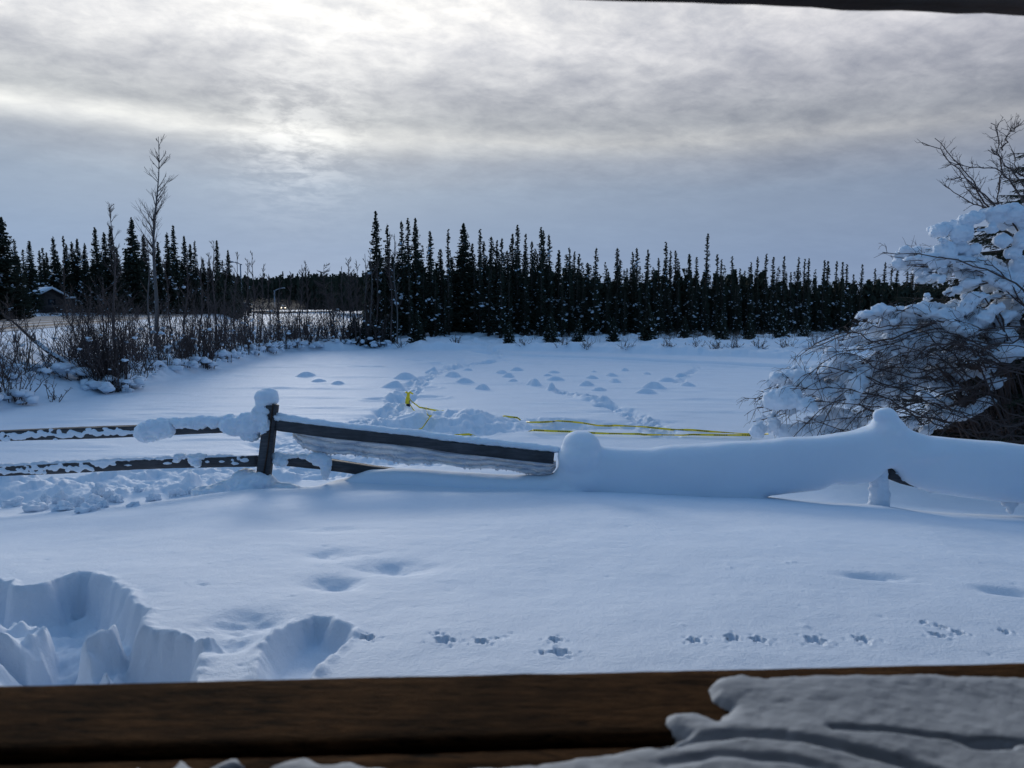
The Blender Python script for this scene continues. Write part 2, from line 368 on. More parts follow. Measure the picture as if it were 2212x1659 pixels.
TRAMP = [G(u, v)[:2] for u, v in [(560,952),(640,935),(760,905),(850,898),(960,899),(1050,902),(1200,907),(1330,913),(1400,903),(1480,915),(1420,928),(1330,930),(1280,931),(1150,936),(1080,940),(990,945),(1000,965),(1050,1000),(900,1010),(700,1000),(560,985)]]
TRAMP_L = N([(-250,1100),(0,1098),(230,1086),(330,1072),(420,1062),(560,1040),(720,1040),(800,1010),(720,985),(560,975),(400,985),(300,1000),(0,1040),(-250,1060)])

th = np.concatenate([np.linspace(-180, -47, 50)[:-1], np.linspace(-47, 47, 980), np.linspace(47, 180, 50)[1:-1]])
rr = np.concatenate([[.02, .5, .9, 1.2], np.exp(np.linspace(math.log(1.45), math.log(4.2), 240)), np.exp(np.linspace(math.log(4.2), math.log(78), 640))[1:], np.exp(np.linspace(math.log(78), math.log(3200), 70))[1:]])
TH, RR = np.meshgrid(R(1)*th, rr); gx = (RR*np.sin(TH)).ravel(); gy = (RR*np.cos(TH)).ravel()
z, sd, lat = base_z(gx, gy)
dist = np.hypot(gx, gy)
def reg(m):  return np.nonzero(m)[0]
# large soft relief
onp = (sd < 0) & (gy > 10.3)
edge = sstep(0, 1.5, -sd)
z += np.where(onp, .035*fbm(gx*.25, gy*.25, 3, 3)*edge + .010*fbm(gx*1.1, gy*2.2, 3, 8), 0)
nr = (gy < 10.6) & (gy > -4)
fade = sstep(10.5, 9, gy)
z += np.where(nr, (.045*fbm(gx*.55, gy*.55, 3, 11) + .006*fbm(gx*4, gy*4, 4, 21))*fade, 0)
# lumpy banks outside the pond
ob = (sd > 0) & (gy > 10.3) & (dist < 90)
i = reg(ob); k = sstep(0, .8, sd[i])*(1-sstep(L0-1.5, L0-.3, lat[i])*(1-sstep(L1+.2, L1+1.2, lat[i])))
lump = np.maximum(fbm(gx[i]*.9, gy[i]*.9, 4, 31), -.1)
k = k*(1-.85*sstep(L0-6, L0-1.5, lat[i])*(lat[i] < L0+3))
z[i] += k*(.36*lump + .10*fbm(gx[i]*3.3, gy[i]*3.3, 3, 37))
# path opening into the wood
pe = pdist(gx, gy, [G(1050,757)[:2], G(1015,742)[:2], G(1003,730)[:2]+[0, 2]])
# trodden places
def rough(ind, k, amp, seed, f=3.0):
    n = np.abs(fbm(gx[ind]*f, gy[ind]*f, 4, seed, .6)); n2 = fbm(gx[ind]*f*.35, gy[ind]*f*.35, 3, seed+50)
    z[ind] += k*amp*(1.3*n2 + 1.1*(.35-n))
i = reg((gy > 9.5) & (gy < 40) & (np.abs(gx) < 14)); s = sdf(gx[i], gy[i], TRAMP) + .5*fbm(gx[i]*.8, gy[i]*.8, 3, 5)
k = sstep(.15, -.35, s); rough(i, k, .17, 61, 2.3)
hp = G(1130,920)[:2]; z[i] += k*.24*np.exp(-((gx[i]-G(985,912)[0])/1.5)**2-((gy[i]-G(985,918)[1])/.8)**2)*(1+.8*fbm(gx[i]*2, gy[i]*2, 3, 9))
z[i] -= .05*k
i = reg((gy > 6.2) & (gy < 12) & (gx < 0)); s = sdf(gx[i], gy[i], TRAMP_L) + .25*fbm(gx[i]*1.4, gy[i]*1.4, 3, 6)
k = sstep(.06, -.12, s); rough(i, k, .13, 71, 3.2); z[i] -= .05*k
# a ridge of turned-up lumps along the near edge of the trodden strip
k = np.exp(-((s+.16)/.12)**2); z[i] += k*(.05+.20*np.maximum(fbm(gx[i]*4.5, gy[i]*4.5, 3, 77), 0))*sstep(-1.6, -3.0, gx[i])
for tr, w, dep, f, a in ((TRAIL, .36, .07, 3.2, .20), (TRAIL2, .30, .04, 3.4, .2), (TRAIL3, .22, .02, 4, .12)):
    i = reg((gy > 9) & (gy < 56)); d = pdist(gx[i], gy[i], tr); j = d < w*2.5; i = i[j]; d = d[j]
    w_ = w*(1+.7*fbm(gx[i]*1.3, gy[i]*1.3, 2, 91)); k = sstep(w_*1.25, w_*.6, d); z[i] -= dep*k; rough(i, k, a, 95, f)
i = reg((gy > 20) & (gy < 60)); d = pdist(gx[i], gy[i], PATH); z[i] -= .24*sstep(1.0, .35, d); z[i] += .09*np.exp(-((d-1.2)/.3)**2)
for lp in LOOPS:
    d = pdist(gx[i], gy[i], lp); z[i] -= .06*sstep(.28, .12, d)*(.6+fbm(gx[i]*2.5, gy[i]*2.5, 2, 3)); z[i] += .03*np.exp(-((d-.36)/.1)**2)
# faint drifts across the pond
i = reg(onp & (gy < 34)); z[i] += .028*np.maximum(fbm(gx[i]*.35, gy[i]*1.3, 3, 44)-.12, 0)*edge[i]*3
# the holes broken into the near snow
i = reg((gy > 1.2) & (gy < 4.6) & (gx < .7) & (gx > -4)); x_, y_ = gx[i], gy[i]
for H, dep, sd0 in ((HOLE1, .26, 101), (HOLE2, .13, 111)):
    s = sdf(x_, y_, H) + (.030 if dep > .2 else .008)*fbm(x_*9, y_*9, 4, sd0)
    wall = sstep(.012, -.06, s + .006*fbm(x_*30, y_*30, 2, 88))
    h = -dep*(.72+.28*sstep(0, -.3, s)) + (.085 if dep > .2 else .012)*fbm(x_*6, y_*6, 4, sd0+3)
    if dep > .2:
        for bp, bh in BLK:
            sb = sdf(x_, y_, bp) + .022*fbm(x_*10, y_*10, 4, sd0+7)
            h = h + (bh*(.78+.8*fbm(x_*6, y_*6, 3, 13)))*sstep(.01, -.04, sb)
    lip = .012*np.exp(-((s-.02)/.025)**2)*(1+2*fbm(x_*14, y_*14, 2, 5))
    z[i] += wall*h + lip*(1-wall)
cc = hit(450, 1395); z[i] += .045*np.exp(-((x_-cc[0])/.05)**2-((y_-cc[1])/.03)**2)*(1+1.5*fbm(x_*20, y_*20, 3, 5))
for (u, v), (wx, wy), dep in DIPS:
    c = hit(u, v); i = reg((np.abs(gx-c[0]) < wx*3) & (np.abs(gy-c[1]) < wy*3+.2))
    dd = ((gx[i]-c[0])/wx*1.5)**2 + ((gy[i]-c[1])/wy*1.3)**2 + .35*fbm(gx[i]*6, gy[i]*6, 3, 4)
    z[i] -= dep*.8*np.exp(-dd)*(1+.5*fbm(gx[i]*9, gy[i]*9, 3, 6))
for n_, (u, v, s_) in enumerate(PRINTS):
    c = hit(u, v); i = reg((np.abs(gx-c[0]) < .12) & (np.abs(gy-c[1]) < .12)); x_, y_ = gx[i]-c[0], gy[i]-c[1]
    rd = np.hypot(x_, y_*.8); an = np.arctan2(y_, x_)
    edge_ = s_*.62*(1+.28*np.cos(5*an+n_)+.5*fbm(np.cos(an)*2+n_, np.sin(an)*2, 3, 200+n_))
    k = sstep(edge_*1.1, edge_*.72, rd); z[i] -= .026*k*(1+.35*fbm(x_*60, y_*60, 2, n_)); z[i] += .0025*np.exp(-((rd-edge_*1.3)/.008)**2)
    for m_ in range(4):     # crumbs thrown beside the print
        a_ = n_*2.1+m_*1.7; qx, qy = math.cos(a_)*s_*1.5, math.sin(a_)*s_*1.3
        z[i] -= .008*np.exp(-((x_-qx)**2+(y_-qy)**2)/.00006)
# small pits and crumbs scattered in the near crust
for n_ in range(170):
    cx, cy = random.uniform(-3.2, 3.2), random.uniform(2.0, 6.2); r_ = random.uniform(.006, .02)
    i = reg((np.abs(gx-cx) < .06) & (np.abs(gy-cy) < .06)); z[i] += random.choice((-1, -1, 1))*random.uniform(.003, .008)*np.exp(-((gx[i]-cx)**2+(gy[i]-cy)**2)/r_**2)
z = np.where(np.isfinite(z), z, 0)
nth, nr_ = len(th), len(rr)
ZG = z.reshape(nr_, nth)
def gtrue(x, y):                            # height of the finished snow surface
    a = math.degrees(math.atan2(x, y)); r_ = math.hypot(x, y)
    i_ = min(nr_-2, max(0, int(np.searchsorted(rr, r_))-1)); j_ = min(nth-2, max(0, int(np.searchsorted(th, a))-1))
    fi = min(1, max(0, (r_-rr[i_])/(rr[i_+1]-rr[i_]))); fj = min(1, max(0, (a-th[j_])/(th[j_+1]-th[j_])))
    return float((ZG[i_, j_]*(1-fj)+ZG[i_, j_+1]*fj)*(1-fi)+(ZG[i_+1, j_]*(1-fj)+ZG[i_+1, j_+1]*fj)*fi)
jj, ii = np.meshgrid(np.arange(nth), np.arange(nr_-1)); jn = (jj+1) % nth
quads = np.stack([ii*nth+jj, (ii+1)*nth+jj, (ii+1)*nth+jn, ii*nth+jn], -1).reshape(-1, 4)[:, ::-1]
V = np.stack([gx, gy, z], 1)
pond_f = onp[quads].all(1)
def sub(qf):
    u_, inv = np.unique(qf.ravel(), return_inverse=True); return V[u_], inv.reshape(-1, 4)
v_, f_ = sub(quads[~pond_f]); tag(link('snow_ground', make_mesh('snow_ground', v_, f_, M_SNOW)), kind='structure')
v_, f_ = sub(quads[pond_f]); tag(link('frozen_pond', make_mesh('frozen_pond', v_, f_, M_SNOW)), kind='structure')
# ------------------------------------------------------------------ the road, sanded ruts in packed snow
m, t, b = mat('sanded_road', (.3, .26, .22), .8)
tc_ = t.node('ShaderNodeTexCoord').outputs['UV']; s3 = t.node('ShaderNodeSeparateXYZ'); t.put(s3.inputs[0], tc_)
lat_ = s3.outputs[0]; lon_ = s3.outputs[1]
ln = t.noise(t.comb(t.m('MULTIPLY', lat_, 1.0), t.m('MULTIPLY', lon_, .03), 0), 1.1, 5, .6)
wv = t.m('ADD', t.m('MULTIPLY', t.m('SINE', t.m('MULTIPLY', lat_, 3.4)), .5), .5)
f = t.mapr(t.m('ADD', t.m('MULTIPLY', wv, .45), t.m('MULTIPLY', ln, .75)), .38, .78, 0, 1)
col = t.mix(f, (.19, .135, .095, 1), (.50, .50, .52, 1)); col = t.mix(t.mapr(t.noise(t.comb(lat_, t.m('MULTIPLY', lon_, .2), 0), 3, 4), .45, .7, 0, .5), col, (.30, .22, .16, 1))
t.put(b.inputs['Base Color'], col)
rv = []; ruv = []; ks = np.linspace(0, 1, 60); lons = 12 + 900*ks**2
for lo in lons:
    for la in np.linspace(L0, L1, 13):
        p_ = RD*lo + RL*(la-5*(max(0, lo-120)/100)**2); rv.append((p_[0], p_[1], ZROAD + .02 - .002*(la-(L0+L1)/2)**2*.3)); ruv.append((la-L0, lo))
rf = [(a*13+c+1, a*13+c, (a+1)*13+c, (a+1)*13+c+1) for a in range(59) for c in range(12)]
me = make_mesh('road', rv, rf, m); uvl = me.uv_layers.new(name='UVMap')
for l_ in me.loops: uvl.data[l_.index].uv = ruv[l_.vertex_index]
tag(link('road', me), kind='structure')
# ------------------------------------------------------------------ split-rail fence
def YF(u): return float(np.interp(u, [-400, 0, 575, 1250, 1900, 2400], [7.7, 7.5, 7.3, 7.05, 6.85, 6.75]))
def beam(mb, pts, h, t_, seed=0, k=10, step=.06):            # squared timber with worn edges swept along points
    pts = np.asarray(pts, float); d = np.r_[0, np.cumsum(np.linalg.norm(np.diff(pts, axis=0), axis=1))]
    n = max(3, int(d[-1]/step)); s_ = np.linspace(0, d[-1], n); p_ = np.stack([np.interp(s_, d, pts[:, i]) for i in range(3)], 1)
    ker = np.ones(5)/5
    if n > 12:
        for i in range(3): q_ = np.r_[[p_[0, i]]*2, p_[:, i], [p_[-1, i]]*2]; sm = np.convolve(q_, ker, 'valid'); p_[:, i] = sm
    tg = np.gradient(p_, axis=0); tg /= np.linalg.norm(tg, axis=1)[:, None]; upv = np.array([0, 0, 1.0])
    if abs(tg[0][2]) > .8: upv = np.array([1.0, 0, 0])
    sd2 = np.cross(tg, upv); sd2 /= np.linalg.norm(sd2, axis=1)[:, None]; up2 = np.cross(sd2, tg)
    prof = []
    m_ = 24
    for a in np.arange(m_)*2*math.pi/m_ + .13:
        c_, s__ = math.cos(a), math.sin(a); e = .28
        prof.append((np.sign(c_)*abs(c_)**e*t_/2, np.sign(s__)*abs(s__)**e*h/2))
    prof = np.array(prof); rng = np.random.RandomState(seed)
    jit = rng.randn(m_)*.0035
    v = []
    for i in range(n):
        w = 1 + .05*math.sin(s_[i]*3.1+seed) + rng.randn()*.006
        sc_ = 1 + jit[:, None]/.05 + rng.randn(m_, 1)*.012
        pr = prof*w*sc_
        v.append(p_[i] + sd2[i]*pr[:, :1] + up2[i]*pr[:, 1:2])
    v = np.concatenate(v); f = [(i*m_+j, i*m_+(j+1) % m_, (i+1)*m_+(j+1) % m_, (i+1)*m_+j) for i in range(n-1) for j in range(m_)]
    f += [tuple(range(m_))[::-1], tuple((n-1)*m_+j for j in range(m_))]
    mb.add(v, f)
def PF(pts, off=0): return [P(u, v, YF(u)+off) for u, v in pts]
fo = P(575, 1040, 7.3)
fence = empty('split_rail_fence', fo, 'weathered split rail fence half buried in snow along the bank', 'fence')
def fpart(name, pts, h, t_, seed, label=None, m=M_FENCE):
    mb = MB(); beam(mb, np.array(pts)-fo, h, t_, seed); o = mb.build(name, m, fence)
    if label: o['label'] = label
    return o
fpart('post', [P(564, 1075, 7.3), P(575, 985, 7.28), P(588, 866, 7.26)], .115, .13, 1, 'leaning bare post with a groove down its face')
fpart('post', PF([(1252, 1110), (1254, 950)], .05), .12, .12, 2)
fpart('post', PF([(1899, 1130), (1910, 905)], .03), .105, .11, 3)
fpart('rail', PF([(-420,968),(0,941),(290,931),(568,919)], .07), .110, .09, 4, 'upper rail left of the leaning post, snow stuck to its face')
fpart('rail', PF([(-420,1040),(0,1017),(290,1003),(430,998),(566,995)], .07), .100, .09, 5, 'lower rail left of the leaning post')
fpart('rail', PF([(588,915),(734,934),(900,951),(965,963),(1062,973),(1205,988)], 0), .112, .10, 6, 'bare sagging upper rail between the leaning post and the snow mound')
fpart('rail', PF([(588,990),(700,1001),(820,1019),(1000,1040),(1235,1062)], .10), .100, .09, 7, 'lower rail running down into the drift')
fpart('rail', PF([(1262,1000),(1600,1005),(1905,985)], .06), .11, .09, 8)
fpart('rail', PF([(1906,1014),(1950,1036),(2250,1075)], .04), .10, .09, 9, 'lower rail showing as a dark corner under the drift')
fpart('rail', PF([(1915,985),(2100,1000),(2420,1020)], .06), .11, .09, 10)
# groove on the bare post
mb = MB(); beam(mb, np.array([P(569, 1026, 7.225), P(578, 975, 7.215), P(590, 872, 7.195)])-fo, .012, .018, 3); mb.build('groove_strip', M_BEAM, fence)
# ---- snow lying on and around the fence
def snowpile(name, lumps, label, cat, voxel=.011, amp=.006, sc=10, m=M_DRIFT, seed=1, group=None, sm=1):
    mb = MB()
    for L_ in lumps:
        (u, v, ru, rv_), dp = L_[0], L_[1]; off = L_[2] if len(L_) > 2 else 0; rot = L_[3] if len(L_) > 3 else 0
        y = YF(u)+off; s_ = y/F/2.16016
        blob(mb, P(u, v, y), (ru*s_*1.13, dp, rv_*s_*1.13), 3, .10, rot=rot)
    me = fuse(mb, name, m, voxel, sm, amp, sc, seed, crumb=(.05 if amp > .0055 else .012))
    return tag(link(name, me), label, cat, group)
snowpile('snow_clump', [((574,857,24,15),.11,-.01),((572,868,19,12),.09,-.03),((566,888,20,13),.07,-.06),((580,852,20,12),.08,.02),((592,862,10,12),.06,.0)], 'round ball of snow on top of the leaning bare post', 'snow cap', amp=.004)
snowpile('snow_clump', [((560,900,17,20),.08,-.07),((540,917,32,25),.09,-.05,.1),((508,922,30,19),.08,-.04),((497,916,22,17),.07),((545,940,16,14),.07,-.04),((528,946,9,7),.04,-.03),((572,915,12,22),.06,-.09)],
         'ragged lump of snow on the upper rail, pressed against the leaning post', 'snow', amp=.016)
snowpile('snow_clump', [((334,929,40,21),.10,-.0),((310,934,18,20),.08,-.03),((350,921,25,16),.09),((325,940,26,12),.07,-.02),((366,926,12,16),.08)], 'boxy chunk of snow wrapped round the upper left rail, away from the post', 'snow', amp=.018)
snowpile('snow_strip', [((u, 915-(u-380)*.045+random.uniform(-2,2), 14, 11+random.uniform(-2,3)), .07, .03) for u in range(376, 482, 12)]+[((u, 908-(u-380)*.03, 12, 7), .06, .05) for u in range(380, 490, 14)], 'thin bridge of snow along the upper rail between the two big lumps', 'snow', amp=.012)
def tipv(pts): return lambda u: float(np.interp(u, [p[0] for p in pts], [p[1] for p in pts]))
tr_top = tipv([(588,901),(600,902),(734,921),(900,937),(965,946),(1062,957),(1205,972)])
snowpile('snow_strip', [((u, tr_top(u)-1+random.uniform(-.6,.6), 14, 7.0+random.uniform(-.8,.8)+(2.0 if u < 640 else 0)), .055, .0) for u in range(596, 1206, 9)], 'even strip of snow along the top of the bare sagging rail', 'snow', amp=.002, sc=14)
snowpile('snow_clump', [((592,900,6,5),.04,-.05),((600,903,8,6),.05,-.03)], 'small knob of snow where the sagging rail meets the post', 'snow')
# patches stuck on the faces of the left rails
mb = MB()
for u in np.arange(-200, 330, 4.5):
    if u > 290: continue
    v = np.interp(u, [0, 290], [941, 931]) + random.gauss(2, 4.0)*1.0
    s_ = YF(u)/F/2.16; blob(mb, P(u, v, YF(u)+.025), (random.uniform(5,13)*s_, .013, random.uniform(2.5,6.5)*s_), 2, .35)
tag(link('rail_snow', fuse(mb, 'rail_snow', M_CLUMP, .009, 1, .003, 20)), 'patchy snow plastered on the face of the upper left rail', 'snow')
mb = MB()
for u in np.arange(-200, 560, 4.5):
    base_v = np.interp(u, [0, 290, 430, 560], [1017, 1003, 998, 994])
    s_ = YF(u)/F/2.16
    if u < 250 or random.random() < .12: blob(mb, P(u, base_v+random.gauss(1, 4.0), YF(u)+.025), (random.uniform(4,12)*s_, .013, random.uniform(2,5.5)*s_), 2, .35)
    if random.random() < .72 and not 500 < u: blob(mb, P(u, base_v-11.5+random.uniform(-1,1), YF(u)+.06), (random.uniform(7,13)*s_, .045, random.uniform(2,5)*s_), 2, .3)
    elif u > 430: blob(mb, P(u, base_v-10.5, YF(u)+.07), (8*s_, .04, 1.6*s_), 2, .2)
tag(link('rail_snow', fuse(mb, 'rail_snow', M_CLUMP, .009, 1, .003, 20)), 'crumbly snow along the top and face of the lower left rail', 'snow')
snowpile('snow_clump', [((418,992,14,11),.06,.02),((423,1000,9,9),.05,.0),((430,986,16,6),.06,.03)], 'lump of snow slumped over the lower left rail midway along', 'snow')
snowpile('snow_clump', [((388,985,12,6),.05,.03),((384,990,8,8),.045,.0)], 'smaller lump of snow on the lower left rail beside the slumped one', 'snow')
snowpile('snow_clump', [((600,986,16,8),.06,.03),((598,996,10,10),.05,-.0),((612,1000,10,8),.045,.0),((625,985,22,5),.05,.06)], 'snow clump in the corner of the leaning post and the lower rail', 'snow', amp=.006)
snowpile('snow_clump', [((678,988,16,10),.06,.03),((693,992,20,14),.07,.02),((704,1006,11,20),.06,-.01),((703,1024,8,12),.05,-.01),((660,985,16,5),.05,.06)], 'hook of snow hanging over the lower rail right of the post', 'snow', amp=.007)
# the mound at the foot of the bare post
snowpile('snow_heap', [((545,1050,50,28),.28,-.05),((500,1056,40,17),.22,-.05),((600,1060,50,14),.22,-.05),((530,1030,26,13),.14,.02),((560,1040,30,17),.16,-.12),((480,1063,60,14),.2,-.05),((640,1064,50,8),.2,.0)], 'heap of snow banked round the foot of the leaning bare post', 'snow heap', voxel=.014, amp=.014, sc=7)
# the big drift that buries the fence
def skin(mb, us, top, bot, thick, seed, front=0.0, k=40, ex=.75):
    rows = []
    for u in us:
        y = YF(u)+.03; a = P(u, top(u), y); b_ = P(u, bot(u), y); tt = thick(u); c = (a+b_)/2; hz = (a[2]-b_[2])/2
        ring = []
        for q_ in np.arange(k)*2*math.pi/k:
            cc_, ss = math.cos(q_), math.sin(q_)
            ring.append((c[0], c[1]+front*0+np.sign(cc_)*abs(cc_)**ex*tt, c[2]+np.sign(ss)*abs(ss)**ex*hz))
        rows.append(ring)
    v = np.array(rows).reshape(-1, 3); n = len(us)
    f = [(i*k+j, i*k+(j+1) % k, (i+1)*k+(j+1) % k, (i+1)*k+j) for i in range(n-1) for j in range(k)]
    f += [tuple(range(k))[::-1], tuple((n-1)*k+j for j in range(k))]
    mb.add(v, f)
mb = MB()
topA = tipv([(1203,992),(1215,978),(1235,955),(1260,950),(1290,965),(1340,969),(1400,970),(1450,963),(1500,962),(1560,956),(1650,951),(1700,945),(1760,943),(1800,938),(1850,930),(1868,924),(1895,915),(1940,915),(1965,930),(2000,941),(2050,946),(2100,951),(2160,955),(2212,962),(2330,970),(2500,985)])
botA = tipv([(1203,1100),(1300,1110),(1580,1105),(1620,1080),(1650,1068),(1721,1062),(1771,1055),(1795,1043),(1828,1047),(1876,1038),(1888,1028),(1900,1010),(1925,1008),(1945,1032),(1960,1044),(2007,1062),(2074,1070),(2141,1079),(2212,1085),(2330,1092),(2500,1105)])
skin(mb, np.arange(1206, 2480, 9), topA, botA, lambda u: np.interp(u, [1203, 1260, 1500, 1700, 1850, 1905, 1960, 2200, 2450], [.10, .19, .20, .18, .19, .21, .20, .19, .18]), 3, ex=.62)
def pb(u, v, ru, rv_, dp, off=0, rot=0):
    y = YF(u)+off; s_ = y/F/2.16016; blob(mb, P(u, v, y), (ru*s_, dp, rv_*s_), 3, .05, rot=rot)
for a in [(1256,962,42,33,.21,.0),(1250,985,47,40,.24,-.02),(1262,1030,60,45,.24,.02),(1225,1040,32,40,.17,.02),(1235,1065,60,30,.26),
          (1914,903,24,24,.13,.0),(1917,925,37,30,.17,.0),(1912,960,50,30,.19,.0),(1900,897,14,13,.07,-.05),(1922,950,60,20,.18),(1985,975,80,32,.20,.0)]: pb(*a)
# ridge over the buried lower rail
topB = tipv([(690,1062),(715,1046),(745,1036),(765,1026),(800,1015),(860,1013),(900,1015),(1000,1022),(1100,1029),(1180,1028),(1210,1020),(1250,1010)])
skin(mb, np.arange(695, 1250, 9), topB, lambda u: 1110, lambda u: np.interp(u, [690, 800, 1000, 1200], [.06, .15, .19, .2]), 5, ex=.6)
# apron that eases the wall into the bank
for u in np.arange(1280, 1640, 22):
    v0 = np.interp(u, [730, 1000, 1250, 1600], [1062, 1064, 1066, 1074]); y = YF(u)-.12; s_ = y/F/2.16
    blob(mb, P(u, v0+16, y), (44*s_, .20, (18 if 780 < u < 1500 else 13)*s_), 2, .03)
drift = tag(link('snow_drift', fuse(mb, 'snow_drift', M_DRIFT, .02, 6, .008, 3.0, 4)), 'smooth wall of blown snow burying the fence, humped over two posts', 'snow drift')
mb = MB()
for v in range(1008, 1118, 7):
    y = YF(1900)-.0; s_ = y/F/2.16; w = 17+ (v-1008)*.09
    blob(mb, P(1899+random.uniform(-2,2), v, y+.0), (w*s_, .085, 10*s_), 2, .16)
tag(link('post_snow', fuse(mb, 'post_snow', M_CLUMP, .011, 1, .008, 14)), 'crust of snow plastered round the buried post under the right hand drift', 'snow')
# crumbs hanging from the drift's lower lip
mb = MB()
for u in np.arange(1700, 2400, 10):
    s_ = YF(u)/F/2.16; blob(mb, P(u+random.uniform(-4,4), botA(u)-2+random.uniform(-2,2), YF(u)+random.uniform(-.05,.1)), (random.uniform(3,8)*s_, .03, random.uniform(2,4)*s_), 2, .4)
for du, dv in ((0,0),(3,8),(8,16),(5,24),(14,4),(-8,3)): s_ = YF(2185)/F/2.16; blob(mb, P(2178+du*.8, 1086+dv*.7, YF(2185)), (8*s_, .04, 7*s_), 2, .3)
tag(link('drift_fringe', fuse(mb, 'drift_fringe', M_CLUMP, .012, 0, .006, 16)), 'ragged icy fringe under the lower lip of the right hand drift', 'snow')
# broken lumps in the trodden strip, left
ck = [(215,1075,14,11),(240,1078,17,12),(205,1088,18,10),(165,1090,16,11),(130,1084,14,12),(100,1083,12,9),(140,1096,24,9),(70,1098,26,10),(190,1098,24,9),(255,1082,14,8),(30,1090,22,9),(95,1093,9,9),(225,1090,15,9),(285,1090,12,6),(330,1078,14,7),(380,1068,16,7),(420,1062,14,7),(300,1065,9,5)]
for i, (u, v, a, b_) in enumerate(ck):
    mb = MB(); y = hit(u, v+b_*.6, 6.0, 12)[1]; s_ = y/F/2.16; o_ = P(u, v, y); o_[2] = gtrue(o_[0], o_[1])+b_*s_*.5; blob(mb, o_, (a*s_*.8, a*s_*.8, b_*s_*1.3), 4, .75, seed=60+i)
    tag(mb.build('snow_chunk', M_CLUMP), 'broken chunk of snow in the trodden strip beyond the bank, below the left rails', 'snow chunk', 'snow chunks in the trodden strip')
# ---- rippled sheet of ice slumped below the sagging rail
m, t, b = mat('rippled_ice', (.62, .71, .82), .4, .4); b.inputs['Subsurface Weight'].default_value = .6
b.inputs['Subsurface Radius'].default_value = (1, 1, 1); b.inputs['Subsurface Scale'].default_value = .08; b.inputs['Transmission Weight'].default_value = .12
tc_ = t.node('ShaderNodeTexCoord').outputs['Object']; bump(t, b, t.noise(tc_, 26, 5, .6), .8, .02)
mp = t.node('ShaderNodeMapping'); mp.inputs['Scale'].default_value = (3, 3, 22); t.put(mp.inputs[0], tc_)
t.put(b.inputs['Base Color'], t.mix(t.mapr(t.noise(mp.outputs[0], 1.6, 6, .65, .6), .40, .62, 0, 1), (.46, .54, .66, 1), (.80, .84, .88, 1)))
nu, nv = 420, 46; us = np.linspace(632, 1201, nu)
tI = tipv([(632,926),(734,944),(900,961),(965,974),(1062,983),(1201,997)]); bI = tipv([(632,943),(652,963),(690,979),(760,984),(830,990),(880,1002),(950,1003),(1000,1009),(1060,1012),(1100,1018),(1160,1026),(1190,1024),(1201,1008)])
rng = np.random.RandomState(4); fr = np.convolve(rng.rand(nu+8), np.ones(3)/3, 'same')[4:-4]; drip = np.maximum(fr-.5, 0)*12 + 2*np.sin(np.arange(nu)*.05)
front = np.zeros((nu, nv, 3)); 
for i, u in enumerate(us):
    for j in range(nv):
        w = j/(nv-1); v = tI(u)*(1-w)+(bI(u)+drip[i])*w
        ph = w*3.2*2*math.pi*.9 + .5*math.sin(u*.031) + .35*math.sin(u*.083+1)+ .9*math.sin(u*.012)
        rip = .045*abs(math.sin(ph*.5))**.7 - .012*abs(math.sin(u*.11+3*math.sin(w*3)))*w
        front[i, j] = P(u, v, YF(u)+.02-rip+.05*w)
back = front.copy(); back[:, :, 1] += .035+.02*np.abs(np.sin(np.linspace(0, 9, nu)))[:, None]
v = np.concatenate([front.reshape(-1, 3), back.reshape(-1, 3)]); NF = nu*nv
f = []
for i in range(nu-1):
    for j in range(nv-1):
        a = i*nv+j; f.append((a, a+1, a+nv+1, a+nv)); f.append((NF+a, NF+a+nv, NF+a+nv+1, NF+a+1))
    for j in (0, nv-1):
        a = i*nv+j; q_ = (a, a+nv, NF+a+nv, NF+a); f.append(q_ if j == 0 else q_[::-1])
for i in (0, nu-1):
    for j in range(nv-1):
        a = i*nv+j; q_ = (a, NF+a, NF+a+1, a+1); f.append(q_ if i == 0 else q_[::-1])
tag(link('ice_curtain', make_mesh('ice_curtain', v, f, m)), 'rippled ragged sheet of icy snow hanging below the bare sagging rail', 'ice')
